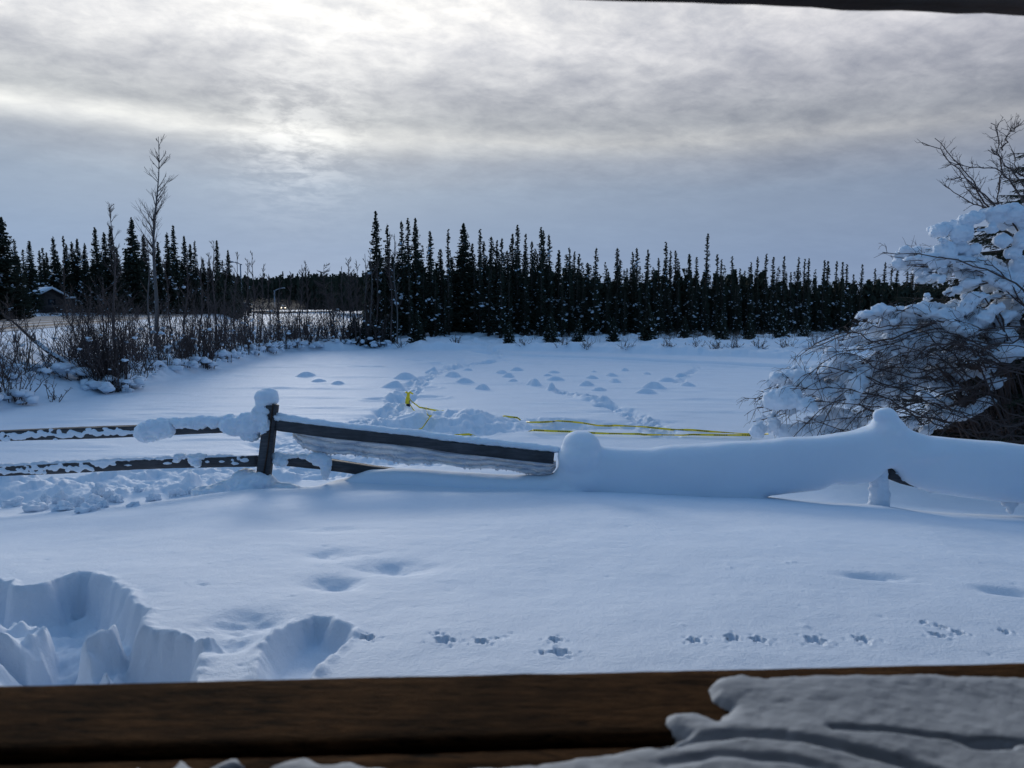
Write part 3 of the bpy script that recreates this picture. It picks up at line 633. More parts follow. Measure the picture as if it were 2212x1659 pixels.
# ------------------------------------------------------------------ shelter we look out of
ZL = 2.18
def L(u, v, zz=ZL): return G(u, v, zz)
far_l, far_r = L(0, 1476), L(2212, 1428); ax = far_r-far_l; ax /= np.linalg.norm(ax); ay = np.array([-ax[1], ax[0], 0]); ang = math.atan2(ax[1], ax[0])
shelter = empty('wooden_shelter', (0, .8, 1.2), 'dark wooden shelter with a worn brown plank ledge below and a beam above', 'shelter')
S0 = np.array([0, .8, 1.2])
def plank(name, x0, x1, y0, y1, z0, z1, m, seed, parent=shelter, org=S0, label=None):   # ledge frame: x along, y outward from the far edge
    nx = 260; rng_ = np.random.RandomState(seed); xs = np.linspace(x0, x1, nx); w1 = np.convolve(rng_.randn(nx+20), np.ones(21)/21, 'valid')*.004 + np.convolve(rng_.randn(nx+4), np.ones(5)/5, 'valid')*.0012
    w2 = np.convolve(rng_.randn(nx+20), np.ones(21)/21, 'valid')*.004
    v = []; r_ = .006
    prof = [(y0+0, z0), (y0, z1-r_), (y0+r_*.4, z1-r_*.4), (y0+r_, z1)] + [(y0+r_+(y1-y0-2*r_)*k_/8, z1) for k_ in range(1, 8)] + [(y1-r_, z1), (y1-r_*.4, z1-r_*.4), (y1, z1-r_), (y1, z0)]
    K = len(prof)
    for i, x in enumerate(xs):
        for yy, zz_ in prof:
            e = w2[i] if abs(yy-y0) < .01 else (w1[i] if abs(yy-y1) < .01 else 0)
            zn = .0012*vn3(np.array([[x*4, yy*60, seed]]), 1, 3)[0] if zz_ > z0 else 0
            p_ = far_l + ax*x + ay*(yy+e); v.append((p_[0], p_[1], zz_+zn))
    f = [(i*K+j, i*K+(j+1) % K, (i+1)*K+(j+1) % K, (i+1)*K+j) for i in range(nx-1) for j in range(K)]; f += [tuple(range(K))[::-1], tuple((nx-1)*K+j for j in range(K))]
    me = make_mesh(name, np.array(v)-org, f, m); o = link(name, me, parent)
    if label: o['label'] = label
    return o
plank('ledge_board', -1.6, 2.8, -.134, 0, ZL-.035, ZL, M_LEDGE, 1, label='outer plank of the ledge')
plank('ledge_board', -1.6, 2.8, -.283, -.143, ZL-.036, ZL-.003, M_LEDGE, 2, label='inner plank of the ledge, edged with snow')
mb = MB()
def lbox(x0, x1, y0, y1, z0, z1):
    c = far_l + ax*((x0+x1)/2)+ay*((y0+y1)/2); mb.box((c[0]-S0[0], c[1]-S0[1], (z0+z1)/2-S0[2]), (x1-x0, y1-y0, z1-z0), ang)
lbox(-5.2, 6.7, -.24, -.04, .9, ZL-.037); mb.build('half_wall', M_BEAM, shelter, smooth=False)
bl, br = P(1200, 0, 1.22), P(2212, 37, 1.31); bd = (br-bl)/np.linalg.norm(br-bl)
mb = MB(); nb = 60
pts = [bl+bd*s_ + np.array([0, -.05, .071+.004*math.sin(s_*4.0+1)]) - S0 for s_ in np.linspace(-2.6, 3.4, nb)]
beam(mb, pts, .14, .09, 12, step=.05); mb.build('beam', M_BEAM, shelter)
for x in (-1.45, 2.6, 6.4, -5.0):
    mb = MB(); lbox(x-.06, x+.06, -.23, -.11, .9, 3.2); mb.build('post', M_BEAM, shelter, smooth=False)
for x in (-1.45, 2.6, 6.4, -5.0):
    mb = MB(); lbox(x-.06, x+.06, -3.6, -3.48, .9, 3.2); mb.build('post', M_BEAM, shelter, smooth=False)
mb = MB(); lbox(-5.5, 7.0, -4.0, .62, 3.235, 3.30); mb.build('roof', M_BEAM, shelter, smooth=False)  # widened out of view on both sides to shade the near snow
mb = MB(); lbox(-5.0, 6.5, -3.6, .0, 1.0, 1.06); mb.build('floor', M_BEAM, shelter, smooth=False)
mb = MB(); lbox(-5.2, 6.7, -3.75, -3.62, .9, 3.2); mb.build('added_back_wall', M_BEAM, shelter, smooth=False)  # unseen wall added to keep sky light from behind off the near snow
# crust of old snow on the ledge
def LP(pts): return np.array([L(u, v, ZL+.012)[:2] for u, v in pts])
PA = LP([(1525,1468),(1548,1451),(1600,1446),(1660,1453),(1720,1447),(1850,1447),(2000,1444),(2120,1450),(2500,1453),(2900,1460),(2900,2100),(540,2100),(575,1665),(578,1634),(610,1624),(660,1613),(700,1626),(760,1623),(830,1637),(900,1650),(960,1641),(1050,1633),(1150,1626),(1260,1616),(1350,1604),(1420,1592),(1478,1573),(1452,1561),(1430,1541),(1440,1524),(1480,1518),(1510,1518),(1545,1535),(1572,1515),(1536,1496)])
PB_ = LP([(150,2100),(185,1665),(228,1640),(272,1650),(300,1622),(318,1642),(368,1637),(388,1614),(416,1630),(432,1645),(482,1620),(515,1607),(533,1630),(500,1652),(470,2100)])
PC = LP([(-200,2100),(-200,1640),(-30,1644),(60,1653),(72,2100)])
GR1 = LP([(1430,1604),(1500,1590),(1600,1580),(1700,1590),(1800,1610),(1950,1645),(2100,1690)]); GR2 = LP([(1800,1572),(1950,1578),(2050,1588),(2110,1602),(2200,1600),(2300,1604)])
GR3 = LP([(1440,1650),(1550,1630),(1700,1640),(1800,1665)])
nx_, ny_ = 820, 170
lx = np.linspace(-.35, 1.75, nx_); ly = np.linspace(-.30, .012, ny_); LX, LY = np.meshgrid(lx, ly); wx = far_l[0]+ax[0]*LX+ay[0]*LY; wy = far_l[1]+ax[1]*LX+ay[1]*LY
s = np.minimum(np.minimum(sdf(wx, wy, PA), sdf(wx, wy, PB_)+.001), sdf(wx, wy, PC)) + .0035*fbm(LX*60, LY*60, 4, 3)
h = np.where(s < 0, .012*(1-np.exp(s/.006)), -.03) ; inside = s < .0015
bigw = sstep(.5, .8, LX)
h = h + np.where(s < 0, (.005*fbm(LX*9, LY*9, 3, 8)+.0011*fbm(LX*70, LY*70, 4, 9)+.004*bigw)*np.clip(-s/.012, 0, 1), 0)
for gr, w_, d_ in ((GR1, .0065, .020), (GR2, .004, .016), (GR3, .006, .010)):
    dd = pdist(wx, wy, gr); h -= np.where(s < -.004, d_*.38*(1+1.2*fbm(LX*30, LY*30, 2, 7))*np.exp(-(dd/w_)**2), 0); h += np.where(s < -.004, .0*np.exp(-((dd-.016)/.008)**2), 0)
dd = pdist(wx, wy, LP([(2105,1603),(2170,1603)])); h -= .03*np.exp(-(dd/.005)**2)
Zs = ZL-.004+h; vv = np.stack([wx, wy, Zs], -1).reshape(-1, 3)
keep = inside.reshape(-1); a = (np.arange(ny_-1)[:, None]*nx_+np.arange(nx_-1)[None, :]).ravel(); qd = np.stack([a, a+1, a+nx_+1, a+nx_], 1); qd = qd[keep[qd].any(1)]
u_, inv = np.unique(qd.ravel(), return_inverse=True)
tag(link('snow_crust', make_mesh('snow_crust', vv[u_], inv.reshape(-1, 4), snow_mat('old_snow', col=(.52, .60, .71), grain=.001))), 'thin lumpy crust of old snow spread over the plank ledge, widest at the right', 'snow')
# ------------------------------------------------------------------ spruces
def spruce_meshes(H, Wd, seed, dens=1.0, club=False, taper=.8, snowy=1.0, low=.06):
    rg = random.Random(seed); tk = MB(); tk.tube([(0,0,-.3),(rg.uniform(-.05,.05),0,H*.5),(0,0,H*.995)], [H*.012+.03, H*.008+.02, .012], 6)
    V_ = []; F_ = []; n = 0; sn = MB()
    zc_ = H*low; 
    while zc_ < H*.99:
        t_ = zc_/H; w = Wd*((1-t_)**taper)*(.55+.45*min(1, t_/.12)) + .035
        if club and t_ > .86: w = max(w, Wd*.20*math.sin((t_-.86)/.14*math.pi)+.05)
        nb_ = max(3, int((5 if t_ < .85 else 4)*dens))
        gap = rg.random() < .04
        for b_ in range(nb_+(2 if t_ < .6 else 0)):
            a = rg.uniform(0, 2*math.pi); L_ = w*rg.uniform(.5, 1.15)*(.5 if gap else 1)
            ca, sa = math.cos(a), math.sin(a); dr = rg.uniform(.25, .55)*(1-t_*.9) - (.35 if t_ > .9 else 0)
            up_ = rg.uniform(.0, .12)
            nt = max(3, int(L_/.11))
            for k_ in range(nt):
                s_ = (k_+rg.random())/nt; x = L_*s_; zz_ = zc_ - dr*L_*(s_-.55*s_*s_) + up_*L_*s_*s_
                wd_ = (.13+.20*(1-s_))*min(1, L_*1.3)+.02
                for side in (-1, 1, 0):
                    aa = a + side*rg.uniform(.5, 1.1); ln = wd_*rg.uniform(.6, 1.3)
                    if side == 0: ln *= .8
                    dx, dy = math.cos(aa)*ln, math.sin(aa)*ln; dz = -rg.uniform(.05, .6)*ln
                    tx, ty = -math.sin(aa)*.035, math.cos(aa)*.035
                    bx, by = ca*x, sa*x
                    V_ += [(bx-tx, by-ty, zz_), (bx+tx, by+ty, zz_+.01), (bx+dx, by+dy, zz_+dz), (bx+dx*.5, by+dy*.5, zz_+dz*.4-rg.uniform(.05, .13))]
                    F_ += [(n, n+1, n+2), (n, n+2, n+3)]; n += 4
            if rg.random() < .095*snowy*(1.35-t_*1.2) and t_ < .85:
                s_ = rg.uniform(.45, .95); x = L_*s_; zz_ = zc_ - dr*L_*(s_-.55*s_*s_)+.03; r_ = rg.choice((.03,.035,.04,.05,.09 if t_ < .55 else .04))*rg.uniform(.7,1.3)*min(1.2, .5+H/12)
                for q5 in range(rg.randint(1, 3)): blob(sn, (ca*x+rg.gauss(0, r_), sa*x+rg.gauss(0, r_), zz_-q5*r_*1.2), (r_*rg.uniform(.7,1.7), r_*rg.uniform(.7,1.6), r_*rg.uniform(.5, 1.3)), 1, .6, seed=rg.randrange(999))
        zc_ += H*.0125/dens*rg.uniform(.7, 1.4)*(1.0 if t_ < .85 else .8)
    if not sn.n: blob(sn, (0,0,H*.4), (.05,)*3, 1)
    return tk.mesh('trunk', M_BARK), make_mesh('crown', np.array(V_), np.array([f for f in F_]), M_NEEDLE, False), sn.mesh('snow', M_CLUMP)
def leaf(meshes, loc, label, name='spruce', group=None, cat='spruce', sc=1.0, scz=1.0, rz=None):
    e = empty(name, loc, label, cat, group, rz if rz is not None else random.uniform(0, 6.28)); e.scale = (sc, sc, scz)
    for nm, me in zip(('trunk', 'crown', 'snow'), meshes): link(nm, me, e)
    return e
H0 = 8.0
NARROW = [spruce_meshes(H0, .62, 100+i, .95, i % 3 == 0, .62, 1.0) for i in range(6)]
SKINNY = [spruce_meshes(H0, .36, 120+i, .85, i % 2 == 0, .45, .6) for i in range(4)]
MEDIUM = [spruce_meshes(H0, 1.0, 140+i, 1.1, False, .75, 1.5) for i in range(4)]
FAT = [spruce_meshes(H0, 1.75, 160+i, 1.35, False, .85, 1.2) for i in range(3)]
SMALL = [spruce_meshes(2.6, .75, 180+i, .9, False, .8, 3.2, .02) for i in range(3)]
def tree_at(kind, u, vtop, y, label, group=None, wsc=1.0, **kw):
    p_ = P(u, vtop, y); g_ = gz(p_[0], p_[1]); h_ = p_[2]-g_; s_ = h_/H0
    return leaf(random.choice(kind), (p_[0], p_[1], g_-.05), label, group=group, sc=max(.55, s_**.6)*wsc*random.uniform(.9, 1.1), scz=s_, **kw)
# treeline behind the pond, tips read off the photo: (u, v of tip, kind, depth, label or None)
GP = 'black spruces in the dense wood behind the pond'; GL = 'narrow black spruce standing in the dense dark wood behind the frozen pond'
tips = [(811,452,'M',53,'tallest ragged spruce, at the left end of the wood behind the pond'),(836,480,'N',54,0),(867,473,'N',52.5,'snow speckled spruce, first of the tight trio left of the wood path'),
 (881,467,'N',53.5,'middle spruce of the tight trio left of the wood path'),(897,467,'M',52.5,'right hand spruce of the tight trio left of the wood path'),(929,495,'N',52.5,'spruce with a blunt double tip just right of the tight trio'),
 (952,534,'N',55,0),(968,491,'S',53,'sparse thin spruce just left of the broad pointed one beside the path'),(1001,478,'F',55,'broad regular pointed spruce beside the path into the wood'),(1020,522,'N',56,0),
 (1037,491,'S',54.5,'spruce right above the path mouth, beside the broad pointed one'),(1045,518,'N',56,0),(1061,507,'N',54.5,0),(1074,515,'S',56,0),(1084,511,'N',54,0),
 (1107,501,'N',55,'left one of the pair of bushy topped spruces'),(1118,482,'N',53.5,'right and taller one of the pair of bushy topped spruces'),(1136,501,'S',54.5,0),(1149,517,'N',54,0),
 (1169,487,'N',54,'spruce forming the left spire of a close pair'),(1174,494,'S',55,'spruce forming the right spire of a close pair'),(1186,503,'N',53.5,0),(1208,545,'N',55,0),
 (1230,531,'N',54,0),(1241,540,'S',55,0),(1251,545,'S',56,0),(1288,532,'N',54,'spruce with a thick dark clubbed head near the middle of the wood'),(1334,532,'N',54,0),(1367,540,'N',55,0),(1376,532,'N',53.5,0),
 (1400,535,'N',54,0),(1423,554,'S',55,0),(1439,519,'S',54,'slim spruce rising above its neighbours right of the middle of the wood'),(1449,538,'S',55,0),(1460,538,'S',56,0),(1490,545,'N',55,0),
 (1489,546,'S',54,0),(1505,552,'S',55,0),(1529,501,'S',54.5,'single spruce towering over the even right half of the wood'),(1550,546,'S',55,0),(1559,557,'S',56,0),(1582,550,'S',55,0),(1599,577,'S',55,0),
 (1623,563,'S',56,0),(1637,551,'S',56,0),(1656,545,'S',57,0),(1671,552,'S',57,0),(1695,550,'S',58,0),(1726,552,'S',58,0),(1739,556,'S',58,0),(1748,555,'S',58,0),(1782,559,'S',60,0),(1789,561,'S',60,0),
 (1808,561,'S',61,0),(1821,563,'S',61,0),(1830,568,'S',61,0),(1844,590,'S',62,0),(1863,568,'S',62,0),(1891,577,'S',64,0),(1913,563,'S',64,0),(1927,575,'S',64,0),(1940,550,'S',65,0),(1961,572,'S',65,0),
 (1974,555,'S',66,0),(1990,568,'S',66,0),(2024,583,'S',67,0),(2044,592,'S',67,0)]
KIND = {'N': NARROW, 'S': SKINNY, 'M': MEDIUM, 'F': FAT}
for u, v, k, y, lb in tips: tree_at(KIND[k], u, v, y, lb or GL, None if lb else GP)
# the ranks between and behind them
fillv = tipv([(745,610),(800,560),(830,540),(870,520),(930,530),(1000,540),(1060,530),(1120,530),(1200,545),(1300,568),(1400,570),(1500,575),(1600,585),(1700,588),(1800,592),(1900,610),(2000,615),(2250,620)])
STAND = []
for row, (y, du) in enumerate(((51.8, 25), (54, 21), (57.5, 18), (62, 16))):
    u = 800 + row*7
    while u < 2200:
        if row == 0 and (975 < u < 1050 or u > 1760): u += 12; continue
        v = fillv(u) + random.gauss(10 if row else 46, 11 if row else 22)
        yy = y + random.uniform(-.9, .9) + max(0, (u-1550)/110)*(1 if row else .3)
        if u > 1600 and row == 2: v -= 14
        if row >= 2: STAND.append((u, v, yy))
        else: tree_at(NARROW if random.random() < .62 else SKINNY, u, v, yy, GL, GP, wsc=1.2 if u < 1500 else 1.0)
        u += du*random.uniform(.55, 1.45)*(1.0 if u < 1700 else 1.3)
def stand(spots, name, label):          # the rearmost ranks, past the trees built one by one
    var = []
    for i in range(5):
        ms = spruce_meshes(H0, .55, 220+i, .62, False, .6, .7); arr = []
        for me in (ms[1], ms[2]):
            co = np.empty(len(me.vertices)*3, np.float32); me.vertices.foreach_get('co', co); fl = np.empty(len(me.loops), np.int32); me.loops.foreach_get('vertex_index', fl); arr.append((co.reshape(-1, 3), fl.reshape(-1, 3)))
        var.append(arr)
    vs, fs, mi, n = [], [], [], 0
    for u, v, y in spots:
        p_ = P(u, v, y); g_ = gz(p_[0], p_[1]); h_ = (p_[2]-g_)/H0; a = random.uniform(0, 6.28); w = max(.55, h_**.6)*1.2
        for k_, (co, fc) in enumerate(random.choice(var)):
            x, y2 = co[:, 0]*w, co[:, 1]*w
            vs.append(np.stack([p_[0]+x*math.cos(a)-y2*math.sin(a), p_[1]+x*math.sin(a)+y2*math.cos(a), g_+co[:, 2]*h_], 1)); fs.append(fc+n); mi.append(np.full(len(fc), k_)); n += len(co)
    me = make_mesh(name, np.concatenate(vs), np.concatenate(fs), M_NEEDLE, False); me.materials.append(M_CLUMP)
    if len(me.polygons) == sum(len(f) for f in fs): me.polygons.foreach_set('material_index', np.concatenate(mi).astype(np.int32))
    return tag(link(name, me), label, 'wood', kind='stuff')
stand(STAND, 'spruce_stand', 'rear ranks of black spruce packed behind the front trees of the pond wood')
# small snowy firs along the edge of the wood
for u, vb, h_ in [(765,738,1.9),(783,742,1.5),(806,744,2.1),(822,740,1.6),(752,736,1.3),(1402,747,2.4),(1690,752,2.0),(1325,745,1.7),(1190,745,2.0),(1250,744,1.6),(900,742,2.2),(840,738,1.6),(1560,748,1.9),(1620,750,1.7),(1480,748,1.6),(1100,741,1.5),(1740,752,1.5)]:
    p_ = hit(u, vb+3, 47, 70); s_ = h_/2.6
    lb = {1402: 'small snow laden spruce in front of the wood, snow clotted over its lower boughs', 1690: 'small spruce draped in snow at the right hand edge of the wood'}.get(u)
    leaf(random.choice(SMALL), (p_[0], p_[1]+.3, p_[2]-.1), lb or 'small snow speckled young spruce at the foot of the wood behind the pond', group=None if lb else 'young spruces at the foot of the wood', sc=s_, scz=s_)
# wood on the far side of the road, left
GR_ = 'spruces beyond the road'; GRL = 'dark spruce in the row of trees beyond the road'
tl = [(2,464,'F',48,'big dark spruce cut off by the left edge of the picture'),(30,513,'N',78,0),(49,536,'N',84,0),(62,517,'M',80,'open pointed spruce above and left of the snowy cabin'),(84,538,'N',96,0),(91,532,'N',97,0),
 (114,508,'M',95,'pointed spruce rising straight behind the snowy cabin'),(136,507,'S',96,0),(142,524,'M',94,0),(154,519,'M',97,0),(166,513,'M',95,0),(182,522,'M',93,0),(204,488,'M',88,'thick round topped spruce beyond the road, left of the leaning bare tree'),
 (224,499,'M',92,0),(237,485,'M',90,'spruce showing behind the thin bare tree beyond the road'),(251,531,'M',88,0),(283,466,'F',84,'broadest and tallest dark spruce beyond the road, left of the tall birch'),(309,504,'M',86,0),(340,520,'M',90,0),
 (360,499,'M',92,0),(373,483,'M',94,'twin topped spruce just right of the tall bare birch'),(397,507,'M',99,0),(410,525,'M',100,0),(420,517,'N',98,0),(438,555,'M',105,0),(452,560,'N',108,0),(468,517,'M',108,'pointed spruce left of the nearer street lamp'),
 (480,560,'N',112,0),(492,538,'M',112,'last pointed spruce beyond the road, touching the street lamp arm'),(505,590,'N',118,0),(520,600,'N',125,0),(535,605,'N',132,0)]
for u, v, k, y, lb in tl: tree_at(KIND[k], u, v, y, lb or GRL, None if lb else GR_, wsc=1.15 if k != 'F' else 1.05)
for i in range(62):
    u = random.uniform(-60, 540); y = random.uniform(92, 125)+max(0, (u-350)*.12)
    tree_at(MEDIUM if random.random() < .7 else NARROW, u, np.interp(u, [0, 100, 300, 400, 540], [560, 550, 540, 560, 622])+random.gauss(6, 10), y, GRL, GR_, wsc=1.35)
for u, v, y in [(-30,560,50),(18,600,54),(38,585,58)]:
    tree_at(FAT, u, v, y, 'dark spruce with snow on its boughs at the left edge, left of the cabin', 'dark spruces left of the cabin')
# far-off wood closing the road
V_ = []; F_ = []; n = 0; rg = random.Random(5)
for i in range(900):
    u = rg.uniform(470, 900); y = rg.uniform(300, 390) if u < 720 else rg.uniform(170, 260); vt = np.interp(u, [470,560,640,700,760,900], [600,606,602,600,598,590])+rg.gauss(3, 5) - (6 if rg.random() < .05 else 0)
    p_ = P(u, vt, y); g_ = 1.9; h_ = p_[2]-g_; x0, y0 = p_[0], p_[1]; w = rg.uniform(.8, 1.5)*y/220
    for k_ in range(60):
        t_ = (k_+rg.random())/60; z_ = g_+h_*t_; ww = w*(1-t_)**.8+.08; a = rg.uniform(0, 6.28); L_ = ww*rg.uniform(.6, 1.2); y2 = y/200
        c_, s_ = math.cos(a), math.sin(a); V_ += [(x0-s_*.3*y2, y0+c_*.3*y2, z_+.45*y2), (x0+s_*.3*y2, y0-c_*.3*y2, z_+.45*y2), (x0+c_*L_, y0+s_*L_, z_-.4*y2)]; F_.append((n, n+1, n+2)); n += 3
    V_ += [(x0-.2, y0, g_), (x0+.2, y0, g_), (x0, y0, g_+h_)]; F_.append((n, n+1, n+2)); n += 3
tag(link('distant_wood', make_mesh('distant_wood', np.array(V_), np.array(F_), M_NEEDLE, False)), 'far off dark wood closing the end of the road', 'wood', kind='stuff')
# low ranks filling the depth of both woods (their floor is never seen)
V_ = []; F_ = []; n = 0
for i in range(2600):
    if i < 1700: u = rg.uniform(790, 2600); y = rg.uniform(58, 74)+max(0, (u-1550)/110); ht = 5.0 if u < 1250 else (4.4 if u < 1650 else 3.9)
    else: u = rg.uniform(-250, 520); y = rg.uniform(100, 150); ht = 6.0
    d_ = ray(u, 664); p_ = CAM+d_*(y/d_[1]); g_ = gz(p_[0], p_[1]); h_ = ht*rg.uniform(.5, 1.1)
    for k_ in range(46):
        z_ = g_+h_*rg.random()**1.2; a = rg.uniform(0, 6.28); L_ = rg.uniform(.4, 1.1)*(1.15-.8*(z_-g_)/h_); c_, s_ = math.cos(a), math.sin(a)
        V_ += [(p_[0]-s_*.2, p_[1]+c_*.2, z_+.25), (p_[0]+s_*.2, p_[1]-c_*.2, z_+.25), (p_[0]+c_*L_, p_[1]+s_*L_, z_-.35)]; F_.append((n, n+1, n+2)); n += 3
tag(link('undergrowth', make_mesh('undergrowth', np.array(V_), np.array(F_), M_NEEDLE, False)), 'tangled dark undergrowth filling the depth of the woods', 'undergrowth', kind='stuff')
# ------------------------------------------------------------------ bare trees and shrubs
def bare_tree(name, base, top, r0, seed, label, cat='bare tree', group=None, m=M_TWIG, lo=.35, nb=26, spread=.28, bend=0.0, fine=1.0, rise=1.1):
    rg = random.Random(seed); rm = base[1]*.00028; base = np.array(base, float); top = np.array(top, float); H = np.linalg.norm(top-base)
    e = empty(name, base, label, cat, group); tr = MB(); br = MB(); ax_ = (top-base)
    perp = np.array([1, .3, 0.])
    def sp_(t_): return ax_*t_ + perp*bend*H*math.sin(t_*math.pi) + np.array([.012*H*math.sin(t_*7+seed), .012*H*math.cos(t_*5+seed), 0])*t_*(1-t_)*4
    ts = np.linspace(0, 1, 12); tr.tube([sp_(t_)-(np.array([0,0,.25]) if t_ == 0 else 0) for t_ in ts], [r0*(1-t_)**1.15+rm for t_ in ts], 6)
    for i in range(nb):
        t_ = lo+(1-lo)*rg.random()**.85*.97; o = sp_(t_); a = rg.uniform(0, 6.28); L_ = spread*H*(1-t_*.75)*rg.uniform(.4, 1.0)
        d = np.array([math.cos(a), math.sin(a)*.9, rise*rg.uniform(.7, 1.3)]); d /= np.linalg.norm(d)
        pts = [o + d*L_*s_ + np.array([0, 0, .18*L_*s_*s_]) for s_ in (0, .35, .7, 1)]
        br.tube(pts, [r0*.30*(1-t_)+rm*1.2, r0*.2*(1-t_)+rm, rm*.8, rm*.5], 4, False)
        for j in range(int(rg.randint(3, 6)*fine)):
            s_ = rg.uniform(.25, .95); o2 = o+d*L_*s_; a2 = rg.uniform(0, 6.28); L2 = L_*rg.uniform(.2, .5)
            d2 = d+np.array([math.cos(a2), math.sin(a2), rg.uniform(-.1, .6)])*.7; d2 /= np.linalg.norm(d2)
            br.tube([o2, o2+d2*L2*.5, o2+d2*L2+np.array([0, 0, .05*L2])], [rm*.8, rm*.6, rm*.4], 3, False)
    tr.build('trunk', m, e); br.build('branches', M_TWIG, e); return e
def shrub(base, H, W_, ns, seed, label, group=None, name='willow_shrub', snow=10, lean=0.0, r=.014, sub=7, foot=.5, cat='shrub'):
    rg = random.Random(seed); e = empty(name, base, label, cat, group); br = MB(); sn = MB()
    for i in range(ns):
        if rg.random() < .38: continue
        a = rg.uniform(0, 6.28); o = np.array([math.cos(a), math.sin(a), 0])*foot*rg.random()*W_; o[2] = -.15
        b_ = rg.uniform(0, 6.28); out = W_*rg.uniform(.15, 1.0); h_ = H*rg.choice((rg.uniform(.35, .8), rg.uniform(.7, 1.25)))*(1-.35*out/W_)
        tip = o+np.array([math.cos(b_)*out + lean*h_, math.sin(b_)*out, h_])
        mid = (o+tip)/2+np.array([-math.cos(b_)*out*.12, -math.sin(b_)*out*.12, h_*.10])
        ts = np.linspace(0, 1, 6); pts = [(1-t_)**2*o+2*t_*(1-t_)*mid+t_*t_*tip + np.array([rg.gauss(0, .012*H), rg.gauss(0, .012*H), 0])*(t_ > 0) for t_ in ts]
        r_ = r*1.15*rg.uniform(.6, 1.3); br.tube(pts, [r_*(1-.8*t_)+.002 for t_ in ts], 4, False)
        for j in range(rg.randint(max(1, sub-4), sub+1)):
            k_ = rg.randint(1, 4); f_ = rg.random(); o2 = pts[k_]*(1-f_)+pts[k_+1]*f_; a2 = rg.uniform(0, 6.28); L2 = h_*rg.uniform(.10, .32)
            d2 = np.array([math.cos(a2)*.5, math.sin(a2)*.5, rg.uniform(.3, 1.3)]); d2 /= np.linalg.norm(d2)
            p2 = [o2, o2+d2*L2*.5+np.array([0,0,.02]), o2+d2*L2]; br.tube(p2, [.0065, .005, .0035], 3, False)
            for q_ in range(2):
                a3 = rg.uniform(0, 6.28); d3 = d2+np.array([math.cos(a3), math.sin(a3), rg.uniform(-.3, .5)])*.7; o3 = o2+d2*L2*rg.uniform(.3, .9)
                br.tube([o3, o3+d3*L2*.4], [.005, .0035], 3, False)
    for i in range(snow):
        low_ = rg.random() < .82; a = rg.uniform(0, 6.28); q_ = W_*rg.uniform(.1, .9)
        z_ = rg.uniform(-.02, .12)*H if low_ else rg.uniform(.2, .6)*H; r_ = rg.uniform(.04, .15)*(1.0 if low_ else .4)*min(1.3, H/1.6)
        blob(sn, (math.cos(a)*q_, math.sin(a)*q_, z_), (r_*rg.uniform(.8, 1.5), r_*rg.uniform(.9, 1.4), r_*rg.uniform(.45, .8)), 2, .6, seed=rg.randrange(999))
    br.build('branches', M_TWIG, e)
    if sn.n: sn.build('snow', M_CLUMP, e)
    return e
def up_at(base, u, v): return P(u, v, base[1])
def bt(name, u0, v0, u1, v1, r0, seed, label, **kw):
    b_ = hit(u0, v0, 11, 260); return bare_tree(name, b_, up_at(b_, u1, v1), r0, seed, label, **kw)
bt('birch_tree', 336, 751, 342, 295, .10, 1, 'tallest bare birch with a pale straight trunk, on the bank beside the road', m=M_BIRCH, lo=.40, nb=46, spread=.24, fine=1.5, rise=1.15)
bt('birch_tree', 326, 745, 318, 520, .05, 2, 'thin pale birch stem right beside the tallest birch', m=M_BIRCH, lo=.4, nb=18, spread=.25)
bt('bare_tree', 253, 800, 237, 440, .06, 3, 'bare slender tree left of the tallest birch, its top forked into fine twigs', lo=.5, nb=34, spread=.20, fine=1.3, rise=1.2)
GB = 'thin bare saplings along the left shore'; GBL = 'thin bare sapling standing among the willows along the left shore'
for i, (u0, v0, u1, v1, r_) in enumerate([(145,690,136,560,.05),(378,760,352,560,.04),(398,765,405,540,.04),(430,770,436,560,.045),(445,755,452,545,.035),(466,768,462,520,.05),(484,760,490,560,.03),(505,755,512,545,.04),
        (528,752,535,560,.035),(548,750,545,545,.035),(562,748,570,570,.03),(585,745,580,592,.03),(600,742,604,600,.03),(625,742,628,588,.03),(648,740,652,572,.035),(665,740,660,566,.04),(720,742,716,600,.04),
        (742,742,738,575,.04),(758,740,752,560,.04),(775,738,770,565,.04),(792,742,788,548,.05),(803,745,800,540,.05),(812,745,816,560,.04),(845,742,842,500,.05),(858,742,852,505,.04),(225,750,222,600,.03),(190,745,196,620,.03)]):
    bt('bare_sapling', u0, v0, u1, v1, r_, 20+i, GBL, group=GB, cat='sapling', nb=22, spread=.22, lo=.3, rise=1.6, m=M_BIRCH if i in (20, 21, 24) else M_TWIG)
bt('bare_tree', 730, 742, 700, 572, .05, 61, 'bare birch with a drooping bent over crown, at the left end of the wood', nb=46, spread=.34, lo=.45, rise=.3, bend=-.05, fine=1.5)
bt('bare_tree', 770, 744, 755, 590, .05, 62, 'frosty many twigged birch beside the drooping one', nb=40, spread=.36, lo=.35, rise=.9, fine=1.5)
